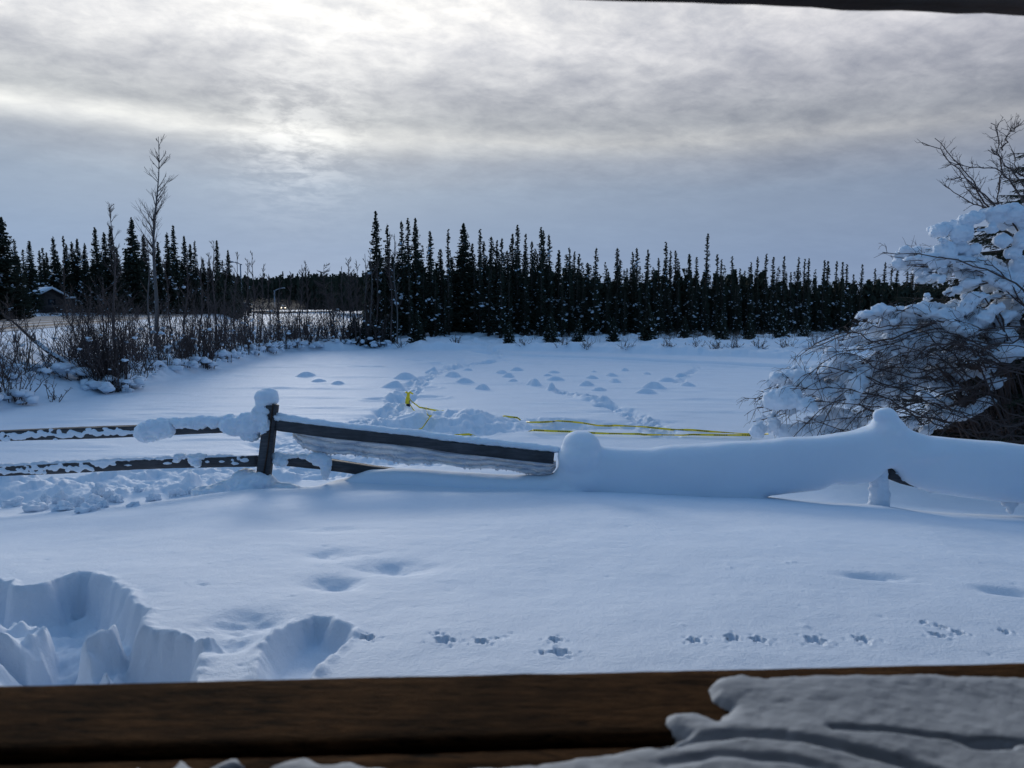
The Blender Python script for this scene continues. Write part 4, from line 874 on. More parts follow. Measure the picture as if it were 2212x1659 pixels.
# leaning trunk with snow along it
b0 = hit(212, 832, 11, 60); e = empty('leaning_trunk', b0, 'bare trunk leaning far left out of the big willow, snow along its lower half', 'tree')
pts = np.array([P(u, v, b0[1]+dy) for u, v, dy in [(218,842,0),(190,818,-.1),(150,790,-.2),(110,765,-.3),(75,738,-.4),(45,710,-.5),(20,688,-.6),(2,674,-.6)]])-b0
mb = MB(); mb.tube(pts, [.075,.07,.06,.05,.042,.034,.022,.012], 7); mb.build('trunk', M_TWIG, e)
mb = MB()
for i in range(26):
    t_ = i/25*.55; k_ = t_*7; i0 = int(k_); o = pts[i0]*(1-k_+i0)+pts[min(i0+1, 7)]*(k_-i0); blob(mb, o+[0, -.01, .07-.03*t_], (.09, .06, .045), 2, .25)
mb.build('snow', M_CLUMP, e)
mb = MB(); rg = random.Random(3)
for i in range(60):
    k_ = rg.uniform(1.5, 6.9); i0 = int(k_); o = pts[i0]*(1-k_+i0)+pts[i0+1]*(k_-i0); L2 = rg.uniform(.3, .9); d2 = np.array([rg.uniform(-.6, .6), rg.uniform(-.4, .4), rg.uniform(.2, 1)])
    mb.tube([o, o+d2*L2*.5, o+d2*L2+[0, 0, .06]], [.007, .005, .003], 3, False)
mb.build('branches', M_TWIG, e)
# willows along the shore: (u, v base, height px, spread px, stems, label)
GS = 'leafless willow shrubs along the left shore'; GSL = 'leafless willow shrub with snow at its foot on the left shore'
sh = [(232,838,185,90,330,'biggest leafless willow shrub, a dense dark fan of stems at the pond corner'),(300,812,70,40,40,0),(30,866,150,55,30,'small sparse willow at the left edge, close to the pond'),(-40,860,170,70,50,0),(118,868,50,28,9,'tiny sprig of twigs poking from the pond snow near the left edge'),
      (130,812,130,90,50,0),(60,800,110,80,40,0),(305,800,150,60,60,'dark many stemmed willow left of the birch foot'),(345,792,165,60,60,0),(385,790,120,50,50,0),(405,785,160,50,55,0),(440,790,130,45,55,'dark low willow hanging over the pond right of the birch foot'),(455,775,150,45,50,0),(480,776,120,45,50,0),
      (500,768,110,40,45,0),(520,762,140,40,45,0),(540,762,100,45,45,0),(560,755,115,42,45,0),(580,758,60,40,40,'rounded willow bowed under snow at the bend of the shore'),(590,748,110,40,45,0),(612,748,105,40,45,0),(635,746,95,42,45,0),(655,742,105,40,45,0),
      (672,745,80,40,45,0),(690,740,100,45,50,0),(712,738,90,40,45,0),(735,742,85,40,50,0),(757,740,110,40,50,0),(780,742,100,36,45,0),(800,745,80,36,40,0),(825,745,60,30,35,0),(352,760,120,50,40,0),(420,752,110,50,40,0),(478,742,100,50,40,0),(530,736,90,50,40,0),(600,728,80,50,40,0),(665,724,85,50,45,0),(725,722,90,45,45,0),
      (630,742,55,25,30,0),(285,775,140,55,45,0),(165,790,120,60,50,0),(20,820,90,60,30,0)]
for i, (u, v, hp_, wp, ns, lb) in enumerate(sh):
    b_ = hit(u, v, 11, 120); s_ = b_[1]/F/2.16
    hp_ *= random.uniform(.72, 1.2) if not lb else 1
    shrub(b_, hp_*s_*1.08, wp*s_, ns, 300+i, lb or GSL, None if lb else GS, snow=int(14+ns*.25) if 'sprig' not in (lb or '') else 0, r=.012 if b_[1] < 30 else .016)
# twiggy fringe at the foot of the main wood
for i, (u, v, hp_, wp) in enumerate([(870,748,26,22),(985,742,24,14),(1130,745,22,20),(1215,748,26,22),(1265,750,24,22),(1350,752,26,24),(1440,752,30,26),(1500,752,28,24),(1545,752,26,22),(1590,754,40,26),(1640,752,30,26),(1700,756,34,30),(1760,758,42,34),(1800,760,46,34),(1840,762,50,36)]):
    b_ = hit(u, v, 40, 80); s_ = b_[1]/F/2.16
    shrub(b_, hp_*s_, wp*s_, 26, 400+i, 'low snowy twiggy bush along the foot of the wood behind the pond', 'twiggy bushes along the foot of the wood', snow=16, r=.012)
# reeds
V_ = []; F_ = []; n = 0; rg = random.Random(9)
for i in range(2600):
    u = rg.choice((rg.uniform(1120, 1900), rg.uniform(1420, 1820), rg.uniform(1420, 1820))); b_ = P(u, 760, rg.uniform(46.5, 53)); z_ = gz(b_[0], b_[1])
    if sdf(np.array([b_[0]]), np.array([b_[1]]), POND)[0] < .2: continue
    h_ = rg.uniform(.15, .6); lx_, ly_ = rg.gauss(0, .12), rg.gauss(0, .1)
    V_ += [(b_[0]-.011, b_[1], z_-.2), (b_[0]+.011, b_[1], z_-.2), (b_[0]+lx_*h_, b_[1]+ly_*h_, z_+h_), (b_[0], b_[1]+.02, z_-.2)]; F_ += [(n, n+1, n+2), (n+1, n+3, n+2), (n+3, n, n+2)]; n += 4
tag(link('dry_reeds', make_mesh('dry_reeds', np.array(V_), np.array(F_), twig_mat('dry_reed', (.20,.16,.13), (.12,.09,.08)), False)), 'dry reeds and grass stalks sticking out of the snow on the far shore', 'reeds', kind='stuff')
# ------------------------------------------------------------------ snow mounds on the pond
mds = [(734+x*.3516, 414.7+y*.3516, w*.3516, h_*.3516) for x, y, w, h_ in [(403,1152,120,35),(345,1202,150,30),(565,1114,80,18),(700,1140,100,25),(770,1178,100,20),(785,1097,60,11),(878,1217,90,28),(995,1119,90,13),
      (1085,1100,75,18),(1038,1142,90,20),(1065,1166,70,9),(1315,1113,80,9),(1275,1131,60,7),(1320,1162,100,20),(1195,1194,100,32),(1305,1224,75,28),(1560,1106,50,6),(1548,1149,80,14),(1510,1193,100,26),(1590,1223,95,15),
      (1670,1131,85,11),(1690,1169,95,17),(1748,1101,65,13),(1883,1121,65,13),(1930,1212,125,30),(1885,1241,115,24),(2015,1164,110,20),(2092,1137,65,17),(2138,1194,90,18)]]
mds += [(661,813,40,7),(689,825,30,5),(729,830,28,4)]
rows_ = {'far': [m_ for m_ in mds if m_[1] < 808], 'middle': [m_ for m_ in mds if 808 <= m_[1] < 828], 'near': [m_ for m_ in mds if m_[1] >= 828]}
ORD = ['first','second','third','fourth','fifth','sixth','seventh','eighth','ninth','tenth','eleventh','twelfth','thirteenth','fourteenth','fifteenth','sixteenth','seventeenth','eighteenth']
for rn, ms in rows_.items():
    for k_, (u, v, w, h_) in enumerate(sorted(ms)):
        c = G(u, v-h_*.2, 0); s_ = c[1]/F/2.16; rx = w*s_*.5*1.2; hz = h_*s_*1.0+.04; ry = rx*.95
        na, nr2 = 40, 16; vv = [(0, 0, hz)]; ff = []
        for i in range(1, nr2+1):
            t_ = i/nr2*1.55
            for j in range(na):
                a = j*2*math.pi/na; wob = 1+.2*math.sin(2*a+k_)+.08*math.sin(3*a+2*k_+u)
                x, y = math.cos(a)*t_*wob*rx, math.sin(a)*t_*wob*ry
                q_ = hz*math.exp(-(t_*1.38)**2.7)*(1+.25*math.sin(x*5+u)*math.sin(y*6+v)*.5) - .045*(t_/1.55)**2
                vv.append((x, y, q_))
        ff += [(0, 1+j, 1+(j+1) % na) for j in range(na)]
        ff += [(1+(i-1)*na+j, 1+i*na+j, 1+i*na+(j+1) % na, 1+(i-1)*na+(j+1) % na) for i in range(1, nr2) for j in range(na)]
        size = 'large' if w > 38 else ('small' if w < 28 else 'low')
        gp = gtrue(c[0], c[1]); vv = [(x, y, q_-.01+(gtrue(c[0]+x, c[1]+y)-gp)) for x, y, q_ in vv]
        tag(link('snow_mound', make_mesh('snow_mound', vv, ff, M_SNOW), None, (c[0], c[1], gp-.005)), '%s rounded snow mound on the pond, %s from the left in the %s row' % (size, ORD[k_], rn), 'snow mound', 'snow mounds on the frozen pond')
# ------------------------------------------------------------------ caution tape round the trodden ice
m, t, b = mat('caution_tape', (.85, .62, .03), .45, .4); uvn = t.node('ShaderNodeTexCoord').outputs['UV']; s3 = t.node('ShaderNodeSeparateXYZ'); t.put(s3.inputs[0], uvn)
fr_ = t.m('FRACT', t.m('MULTIPLY', s3.outputs[0], 1.9)); word = t.m('LESS_THAN', fr_, .5); let = t.m('GREATER_THAN', t.m('FRACT', t.m('MULTIPLY', s3.outputs[0], 22)), .3)
mid = t.m('LESS_THAN', t.m('ABSOLUTE', t.m('SUBTRACT', s3.outputs[1], .5)), .26)
t.put(b.inputs['Base Color'], t.mix(t.m('MULTIPLY', t.m('MULTIPLY', word, let), mid), (.95, .70, .03, 1), (.04, .04, .02, 1))); M_TAPE = m
stake_p = G(882, 880, 0); stake = empty('tape_stake', stake_p, 'short stake wrapped in yellow tape, dark blue at the foot, beside the trodden trail', 'stake')
mb = MB(); ys_ = stake_p[1]/F/2.16
mb.tube([(0,0,-.15),(0,0,.12),(.01,0,.19)], [.055,.05,.045], 10); mb.build('bucket', mat('dark_blue_plastic', (.012,.02,.06), .5)[0], stake)
mb = MB(); mb.tube([(-.02,0,.10),(-.015,0,.2),(.0,0,.30),(.01,0,.40)], [.065,.06,.045,.035], 9); mb.tube([(.0,0,.36),(.06,-.02,.40),(.13,0,.35)], [.03,.03,.02], 6); mb.tube([(.0,0,.36),(-.05,-.02,.41),(-.07,0,.38)], [.03,.025,.015], 6); mb.build('tape_wrap', M_TAPE, stake)
def ribbon(label, pts, w=.042, n=220, yoff=0, seed=0):    # (u, v, height above the snow)
    pts = [(u, v, hh*.55 if hh < .2 else hh) for u, v, hh in pts]; p3 = np.array([G(u, v, max(hh, 0)) + [0, 0, min(hh, 0)] for u, v, hh in pts]); d = np.r_[0, np.cumsum(np.linalg.norm(np.diff(p3, axis=0), axis=1))]; s_ = np.linspace(0, d[-1], n)
    c = np.stack([np.interp(s_, d, p3[:, i]) for i in range(3)], 1); rg_ = random.Random(seed)
    gt_ = np.array([gtrue(c_[0], c_[1]) for c_ in c]); w_k = 31; gt_ = np.convolve(np.pad(gt_, w_k//2, 'edge'), np.ones(w_k)/w_k, 'valid'); gt_ = np.maximum(gt_, 0)
    hgt = np.interp(s_, d, [hh for _, _, hh in pts]); vv = []; uv = []
    for i in range(n):
        tw = .9*math.sin(s_[i]*1.7+seed)+.5*math.sin(s_[i]*4.1+2*seed); tw *= .75; k_ = np.array([0, math.sin(tw), math.cos(tw)]); c[i][2] = gt_[i]+hgt[i]
        vv += [c[i]-k_*w/2, c[i]+k_*w/2]; uv += [(s_[i], 0), (s_[i], 1)]
    ff = [(2*i, 2*i+1, 2*i+3, 2*i+2) for i in range(n-1)]
    me = make_mesh('caution_tape', vv, ff, M_TAPE); ul = me.uv_layers.new(name='UVMap')
    for l_ in me.loops: ul.data[l_.index].uv = uv[l_.vertex_index]
    o = link('caution_tape', me); mo = o.modifiers.new('thick', 'SOLIDIFY'); mo.thickness = .002
    return tag(o, label, 'caution tape', 'runs of yellow caution tape')
ribbon('yellow caution tape running from the stake along the far side of the trodden snow', [(884,861,.33),(890,869,.25),(906,881,.16),(947,888,.12),(980,891,.10),(1023,895,.06),(1050,898,-.12),(1078,903,-.12),(1089,906,.10),(1118,909,.06),(1130,911,-.12),(1140,913,.06),(1144,912,.12),(1165,912,.13),(1187,911,.10),(1196,910,.02),(1204,909,.12),(1235,911,.12),(1262,914,.12),(1290,919,.06),(1315,919,-.02),(1329,919,.03),(1390,922,.07),(1452,928,.05),(1534,934,.05),(1622,939,.10)], seed=1, n=420)
ribbon('yellow caution tape lying along the near side of the trodden snow', [(975,941,-.08),(982,940,.06),(1013,938,.05),(1030,938,-.10),(1120,936,-.10),(1148,934,.02),(1152,934,.10),(1190,935,.11),(1234,935,.10),(1316,938,.10),(1400,939,.10),(1489,940,.09),(1560,941,.09),(1622,941,.11),(1660,938,.2)], seed=2, n=420)
ribbon('short loose end of yellow tape trailing from the stake down the trodden snow', [(884,866,.30),(886,874,.22),(892,884,.16),(898,890,.16),(914,898,.16),(920,903,.16),(923,910,.20),(928,917,.16),(933,917,.13),(918,922,.16),(904,928,.16)], seed=3)
# ------------------------------------------------------------------ road things
def at_road(lo, la): p_ = RD*lo + RL*(la-5*(max(0, lo-120)/100)**2); return np.array([p_[0], p_[1], ZROAD+.02])
M_POLE = mat('galvanised_steel', (.20, .23, .28), .5, .5)[0]; M_MET = mat('dark_vehicle_paint', (.03, .025, .03), .35, .5)[0]; M_TYRE = mat('tyre_rubber', (.012,)*3, .9)[0]; M_GLASS = mat('vehicle_glass', (.01,.012,.015), .1, .6)[0]
m, t, b = mat('lit_headlight', (1, .9, .7), .3); b.inputs['Emission Color'].default_value = (1, .82, .55, 1); b.inputs['Emission Strength'].default_value = 14; M_LIT = m
def lamp(u, vb, vt, ua, va, y, label):
    b_ = P(u, vb, y); b_[2] = 1.72; top = P(u, vt, y); arm = P(ua, va, y); e = empty('street_lamp', b_, label, 'street lamp', 'street lamps along the road')
    mb = MB(); mb.tube([(0,0,-.5), (0,0,top[2]-b_[2])], [.17*y/142, .12*y/142], 8); mb.build('pole', M_POLE, e)
    mb = MB(); o = top-b_; a = arm-b_; mb.tube([o-[0,0,.1], o*.5+a*.5+[0,0,.1], a], [.10*y/142, .09*y/142, .08*y/142], 6); mb.build('arm', M_POLE, e)
    mb = MB(); d = np.sign(a[0]-o[0]); mb.tube([a-[d*.2,0,0], a+[d*.1,0,.03], a+[d*.8,0,0], a+[d*1.0,0,-.03]], [.10,.17,.16,.05], 8); mb.build('lamp_head', M_POLE, e)
lamp(523, 674, 571, 502, 566, 142, 'nearer tall grey street lamp with its arm reaching left over the road')
lamp(594, 670, 627, 610, 622, 250, 'farther street lamp, small against the distant wood, arm to the right')
def car(lo, la, label, hh, w, ln, truck=False, lit=True):
    p_ = at_road(lo, la); e = empty('pickup_truck' if truck else 'car', p_, label, 'pickup truck' if truck else 'car', None, math.atan2(-RD[0], RD[1])+math.pi*0)
    bm = bmesh.new()
    prof = [(-ln/2,.45),(-ln/2,.95*hh*.62),(-ln/2+.9,1.02*hh*.62),(-ln/2+1.5,hh),(0.1 if truck else ln*.22,hh),(.5 if truck else ln*.42,hh*.62),(ln/2,hh*.6),(ln/2,.45)]
    a = [bm.verts.new((-w/2*(.86 if z_ > hh*.9 else 1), y_, z_)) for y_, z_ in prof]; c = [bm.verts.new((w/2*(.86 if z_ > hh*.9 else 1), y_, z_)) for y_, z_ in prof]
    bm.faces.new(a); bm.faces.new(c[::-1])
    for i in range(len(prof)): j = (i+1) % len(prof); bm.faces.new((a[j], a[i], c[i], c[j]))
    bmesh.ops.recalc_face_normals(bm, faces=bm.faces); bmesh.ops.bevel(bm, geom=list(bm.edges), offset=.06, segments=2, affect='EDGES')
    me = bpy.data.meshes.new('body'); bm.to_mesh(me); bm.free(); me.materials.append(M_MET); link('body', me, e)
    mb = MB(); mb.box((0, -ln/2+1.17, hh*.80), (w*.78, .05, hh*.26)); mb.build('windscreen', M_GLASS, e, smooth=False).rotation_euler.x = 0
    for sx_ in (-1, 1):
        for sy_ in (-1, 1):
            mb = MB(); x = sx_*(w/2-.1); mb.tube([(x-.12, sy_*ln*.31, .36), (x+.12, sy_*ln*.31, .36)], .36, 14); mb.build('wheel', M_TYRE, e)
        mb = MB(); blob(mb, (sx_*w*.36, -ln/2-.01, .78), (.13, .05, .09), 2, 0); mb.build('headlight', M_LIT if lit else M_GLASS, e)
    mb = MB(); blob(mb, (0, .2, hh+.03), (w*.38, ln*.2, .07), 2, .1); mb.build('roof_snow', M_CLUMP, e)
car(190, 12.2, 'dark pickup truck driving along the snowy road by the nearer street lamp', 1.9, 2.05, 5.4, True, False)
car(272, 12.4, 'distant oncoming car with headlights lit, at the far end of the road', 1.55, 1.8, 4.5)
for u, v, lb in ((32, 741, 'thin dark roadside marker post at the left edge, before the road'), (75, 739, 'thin dark roadside marker post between the left edge and the big willow')):
    b_ = hit(u, v, 15, 60); s_ = b_[1]/F/2.16; e = empty('marker_post', b_, lb, 'marker post', 'marker posts before the road')
    mb = MB(); mb.tube([(0,0,-.3), (.01,0,16*s_)], [.035,.03], 6); mb.build('post', M_TWIG, e); mb = MB(); mb.box((.01,-.03,14*s_), (.06,.02,.12)); mb.build('reflector', M_POLE, e, smooth=False)
# snow blown up from the road
m = bpy.data.materials.new('blowing_snow'); m.use_nodes = True; t = NT(m.node_tree); m.node_tree.nodes.remove(m.node_tree.nodes['Principled BSDF'])
pv = t.node('ShaderNodeVolumePrincipled'); pv.inputs['Color'].default_value = (.9, .92, .95, 1); pv.inputs['Anisotropy'].default_value = .5
tco = t.node('ShaderNodeTexCoord').outputs['Object']; ss = t.node('ShaderNodeSeparateXYZ'); t.put(ss.inputs[0], tco)
t.put(pv.inputs['Density'], t.m('MULTIPLY', t.mapr(ss.outputs[2], -.9, .9, .0035, .0), t.mapr(t.noise(tco, 3, 3), .35, .6, .3, 1))); t.l.new(pv.outputs[0], m.node_tree.nodes['Material Output'].inputs['Volume'])
v_, f_ = ico(3); me = make_mesh('blowing_snow', v_, f_, m); o = link('blowing_snow', me, None, at_road(225, 12)+[0, 0, 1.2]); o.scale = (12, 60, 2.6); o.rotation_euler.z = math.atan2(-RD[0], RD[1])
tag(o, 'powder snow blown up behind the traffic at the end of the road', 'snow', kind='stuff')
# ------------------------------------------------------------------ cabin beyond the road
hb = P(100, 676, 84); hb[2] = gz(hb[0], hb[1]); cab = empty('log_cabin', hb, 'small dark cabin with a snow covered roof and chimney among the spruces beyond the road', 'cabin', None, R(-38)); cab.scale = (.74,)*3
M_CAB = wood_mat('cabin_boards', (.05,.04,.04), (.10,.08,.075), (1, 1, 9)); M_PANE = mat('window_pane', (.02,.025,.035), .15, .6)[0]
def at_box(name, c, sz, m, par=cab): mb = MB(); mb.box(c, sz); return mb.build(name, m, par, smooth=False)
at_box('wall', (0, 0, 1.35), (4.6, 3.4, 2.7), M_CAB)
def gable(name, zo, th_, ov, m, hw=1.7, hl=2.3, e0=2.6, rise=.95):
    mb = MB(); X_ = hl+ov; Y_ = hw+ov; zr = e0+rise+zo; ze = e0-ov*rise/hw+zo
    v = [(sx*X_, y, z_) for sx in (-1, 1) for y, z_ in ((-Y_, ze), (0, zr), (Y_, ze), (Y_, ze+th_), (0, zr+th_), (-Y_, ze+th_))]
    mb.add(v, [(0,1,4,5),(1,2,3,4),(6,11,10,7),(7,10,9,8),(0,6,7,1),(1,7,8,2),(5,4,10,11),(4,3,9,10),(0,5,11,6),(2,8,9,3)]); return mb.build(name, m, cab, smooth=False)
mb = MB(); mb.add([(x, y, z_) for x in (-2.28, 2.28) for y, z_ in ((-1.68, 2.6), (1.68, 2.6), (0, 3.52))], [(0,1,2),(3,5,4),(0,3,4,1),(1,4,5,2),(2,5,3,0)]); mb.build('gable', M_CAB, cab, smooth=False)
gable('roof', 0, .08, .45, M_CAB); gable('roof_snow', .082, .30, .50, M_CLUMP)
at_box('window', (2.31, 0, 1.6), (.05, 1.0, .9), M_PANE); at_box('window', (-.9, -1.71, 1.6), (1.0, .05, .8), M_PANE); at_box('door', (1.0, -1.71, 1.05), (.85, .06, 2.0), M_BEAM)
at_box('chimney', (-1.1, -.6, 3.7), (.22, .22, 1.2), M_POLE); mb = MB(); blob(mb, (-1.1, -.6, 4.45), (.36, .36, .24), 2, .15); mb.build('chimney_snow', M_CLUMP, cab)
at_box('porch_rail', (2.9, 0, .95), (.06, 3.4, .5), M_CAB); mb = MB(); mb.box((.4, 2.6, 2.35), (3.2, 1.9, .28)); mb.build('side_roof_snow', M_CLUMP, cab, smooth=False); at_box('lean_to', (.4, 2.6, 1.1), (2.9, 1.7, 2.2), M_CAB)
for i, (u, v, hp_, wp) in enumerate([(140,678,34,16),(178,684,22,20),(225,684,24,22),(50,680,30,22),(100,684,14,20),(160,684,20,20),(205,688,18,18),(20,684,26,26),(490,672,14,26),(455,674,14,22)]):
    b_ = P(u, v, 75 if u < 300 else 110); b_[2] = gz(b_[0], b_[1]); s_ = b_[1]/F/2.16
    shrub(b_, hp_*s_, wp*s_, 30, 500+i, 'snow loaded bush beyond the road', 'snow loaded bushes beyond the road', snow=26, r=.02)
# ------------------------------------------------------------------ near spruce at the right edge
def near_spruce(base, H, Wd, seed, label):
    rg = random.Random(seed); e = empty('spruce', base, label, 'spruce'); tk = MB(); tk.tube([(0,0,-.4),(0,0,H*.5),(0,0,H)], [.14,.09,.02], 10); wood = MB(); V_ = []; n = 0; sn = MB()
    z_ = .35
    while z_ < H*.98:
        t_ = z_/H; w = Wd*(1-t_)**.75
        for b_ in range(5 if t_ < .75 else 4):
            a = rg.uniform(math.pi*.45, math.pi*1.75); L_ = w*rg.uniform(.6, 1.1)+.1; d = np.array([math.cos(a), math.sin(a), 0]); sag = rg.uniform(.15, .35)
            pt = lambda s_: np.array([0, 0, z_]) + d*L_*s_ + np.array([0, 0, -sag*L_*(1.6*s_-1.15*s_*s_)])
            wood.tube([pt(0), pt(.35), pt(.7), pt(1)], [.022, .016, .010, .004], 5, False)
            nl = int(L_/.07)
            for k_ in range(nl):
                s_ = .18+.82*(k_+rg.random())/nl; o = pt(s_)
                for sd3 in (-1, 1):
                    aa = a+sd3*rg.uniform(.6, 1.0); ll = L_*.38*(1.08-s_)*rg.uniform(.6, 1.1)+.06; dd = np.array([math.cos(aa), math.sin(aa), -rg.uniform(.1, .5)])
                    q1 = o+dd*ll; V2 = q1-o
                    for m_ in range(max(3, int(ll/.028))):
                        f_ = rg.random(); c = o+V2*f_; th_ = rg.uniform(0, 6.28); r3 = np.array([math.cos(th_), math.sin(th_), rg.uniform(-.6, .6)]); tp = c+dd*.03+r3*.030
                        sdv = np.cross(dd, r3)*.009; V_ += [c-sdv, c+sdv, tp]
                    V_ += [o-[0,0,.006], o+[0,0,.006], q1]
        z_ += .15*rg.uniform(.8, 1.2)
    tk.build('trunk', M_BARK, e); wood.build('boughs', M_BARK, e)
    v = np.array(V_); link('needles', make_mesh('needles', v, np.arange(len(v)).reshape(-1, 3), M_NEEDLE, False), e); return e
sb = P(2300, 900, 12.6); sb[2] = gz(sb[0], sb[1]); near_spruce(sb, P(2345, 165, 12.6)[2]-sb[2], 4.2, 3, 'large dark spruce cut off by the right edge, rising behind the snow laden thicket')
# ------------------------------------------------------------------ the snow laden thicket
YB = 11.2; root = P(2215, 985, YB); root[2] = gz(root[0], root[1])-.1
bush = empty('willow_thicket', root, 'large bent willow thicket loaded with thick snow pads, at the right behind the drift', 'shrub')
rg = random.Random(21); br = MB(); CURVES = []
def curve(pts, n=14):
    pts = np.array(pts, float); out = []; m_ = len(pts)
    for i in range(m_-1):
        p0, p1, p2, p3 = pts[max(i-1, 0)], pts[i], pts[i+1], pts[min(i+2, m_-1)]
        for t_ in np.linspace(0, 1, n//(m_-1)+1, endpoint=(i == m_-2)): out.append(.5*((2*p1)+(p2-p0)*t_+(2*p0-5*p1+4*p2-p3)*t_*t_+(3*p1-p0-3*p2+p3)*t_**3))
    return np.array(out)
def twigs(pts, n_, L_, droop=.0, depth=2, r=.0048):
    for i in range(n_):
        k_ = rg.uniform(.15, .98)*(len(pts)-1.01); i0 = int(k_); f_ = k_-i0; o = pts[i0]*(1-f_)+pts[i0+1]*f_; tg = pts[i0+1]-pts[i0]; tg /= np.linalg.norm(tg)+1e-9
        d = tg*rg.uniform(.5, 1.1)+np.array([rg.gauss(0, .5), rg.gauss(0, .5), rg.gauss(0, .45)]); d /= np.linalg.norm(d); l_ = L_*rg.uniform(.4, 1.2)
        kink = np.array([rg.gauss(0, .08), rg.gauss(0, .08), rg.gauss(0, .08)])*l_
        q_ = [o, o+d*l_*.35+kink, o+d*l_*.7+[0, 0, -droop*l_*.3], o+d*l_+np.array([0, 0, -droop*l_])-kink*.5]
        br.tube(q_, [r, r*.85, r*.65, r*.45], 3, False)
        if depth > 1: twigs(np.array(q_), rg.randint(2, 4), l_*.45, droop, depth-1, r*.7)
def bough(pts, dy, r0, nt, L_, droop=.2):
    p3 = [root+np.array([rg.gauss(0,.25), rg.gauss(0,.2)+dy*.3, 0]) if q_ is None else P(q_[0], q_[1], YB+dy+(q_[2] if len(q_) > 2 else 0)) for q_ in pts]
    c = curve(p3); CURVES.append((c, dy)); c = c+np.array([[rg.gauss(0, .014), rg.gauss(0, .014), rg.gauss(0, .014)] for _ in c]); br.tube(c, [r0*(1-.82*t_)+.003 for t_ in np.linspace(0, 1, len(c))], 5, False); twigs(c, nt, L_, droop)
edge_c = [(1636,942),(1632,900),(1640,860),(1655,840),(1680,812),(1700,795),(1725,775),(1760,752),(1790,725),(1830,706),(1870,690),(1905,680),(1950,690),(2000,690),(2060,680),(2120,660)]
for i in range(34):
    k_ = rg.uniform(0, len(edge_c)-1.01); i0 = int(k_); f_ = k_-i0; eu = edge_c[i0][0]*(1-f_)+edge_c[i0+1][0]*f_; ev = edge_c[i0][1]*(1-f_)+edge_c[i0+1][1]*f_
    q_ = rg.uniform(.5, 1.0) if i % 2 else 1.0; eu = 2215+(eu-2215)*q_+rg.gauss(0, 8); ev = ev + (1-q_)*rg.uniform(0, 120)+rg.gauss(0, 6)
    m1 = (2215+(eu-2215)*.35, min(ev, 880)*.55+930*.45-rg.uniform(40, 130)); m2 = (2215+(eu-2215)*.72, ev-rg.uniform(10, 55)*(1 if ev > 760 else .3))
    bough([None, m1, m2, (eu, ev)], rg.uniform(-.6, 1.0), rg.uniform(.008, .02), 26, .36, .3)
for i in range(20):
    eu = rg.uniform(1905, 2080); ev = 548+rg.uniform(-18, 70)*min(1, (eu-1890)/60)+ (eu-1905)*.12
    bough([(2290, 760), (2215, 640+rg.uniform(-20, 30)), ((2215+eu)/2+10, (600+ev)/2-8), (eu, ev)], rg.uniform(-.6, .6), rg.uniform(.008, .018), 16, .34, .05)
for p_ in ([(2260,640),(2190,490),(2130,425),(2070,365),(2030,325),(1993,309)], [(2175,480),(2155,430),(2164,370),(2160,325),(2150,285),(2140,267)], [(2161,325),(2175,298),(2190,275)], [(2200,520),(2130,440),(2100,390),(2060,345),(2020,298)],
           [(2230,470),(2190,400),(2150,365),(2100,360),(2050,350)], [(2240,520),(2160,450),(2100,400),(2070,385),(2040,394)], [(2260,480),(2200,390),(2170,350),(2140,322)], [(2240,540),(2150,462),(2090,432),(2038,397)],
           [(2260,560),(2170,480),(2120,440),(2080,395)], [(2290,460),(2230,400),(2200,370),(2190,330)]):
    bough(p_, rg.uniform(-.3, .3), .011, 22, .20, -.12)
for i in range(48):   # twigs crossing the snow in front
    u0, v0 = rg.uniform(1900, 2280), rg.uniform(700, 960); bough([(u0+rg.uniform(60, 160), v0+rg.uniform(-50, 60)), (u0, v0), (u0-rg.uniform(60, 130), v0+rg.uniform(-50, 40)), (u0-rg.uniform(140, 240), v0+rg.uniform(-30, 90))], rg.uniform(-1.0, -.5), rg.uniform(.006, .012), 14, .34, .25)
br.build('branches', M_TWIG, bush, smooth=True).location = [-c_ for c_ in root]
A = lambda x, y, a, b_, rot=0, dy=0: (1607+x*.2734, 622+y*.2734, a*.2734, b_*.2734, rot, dy)
B = lambda x, y, a, b_, rot=0, dy=0: (1866+x*.25, 242+y*.25, a*.25, b_*.25, rot, dy)
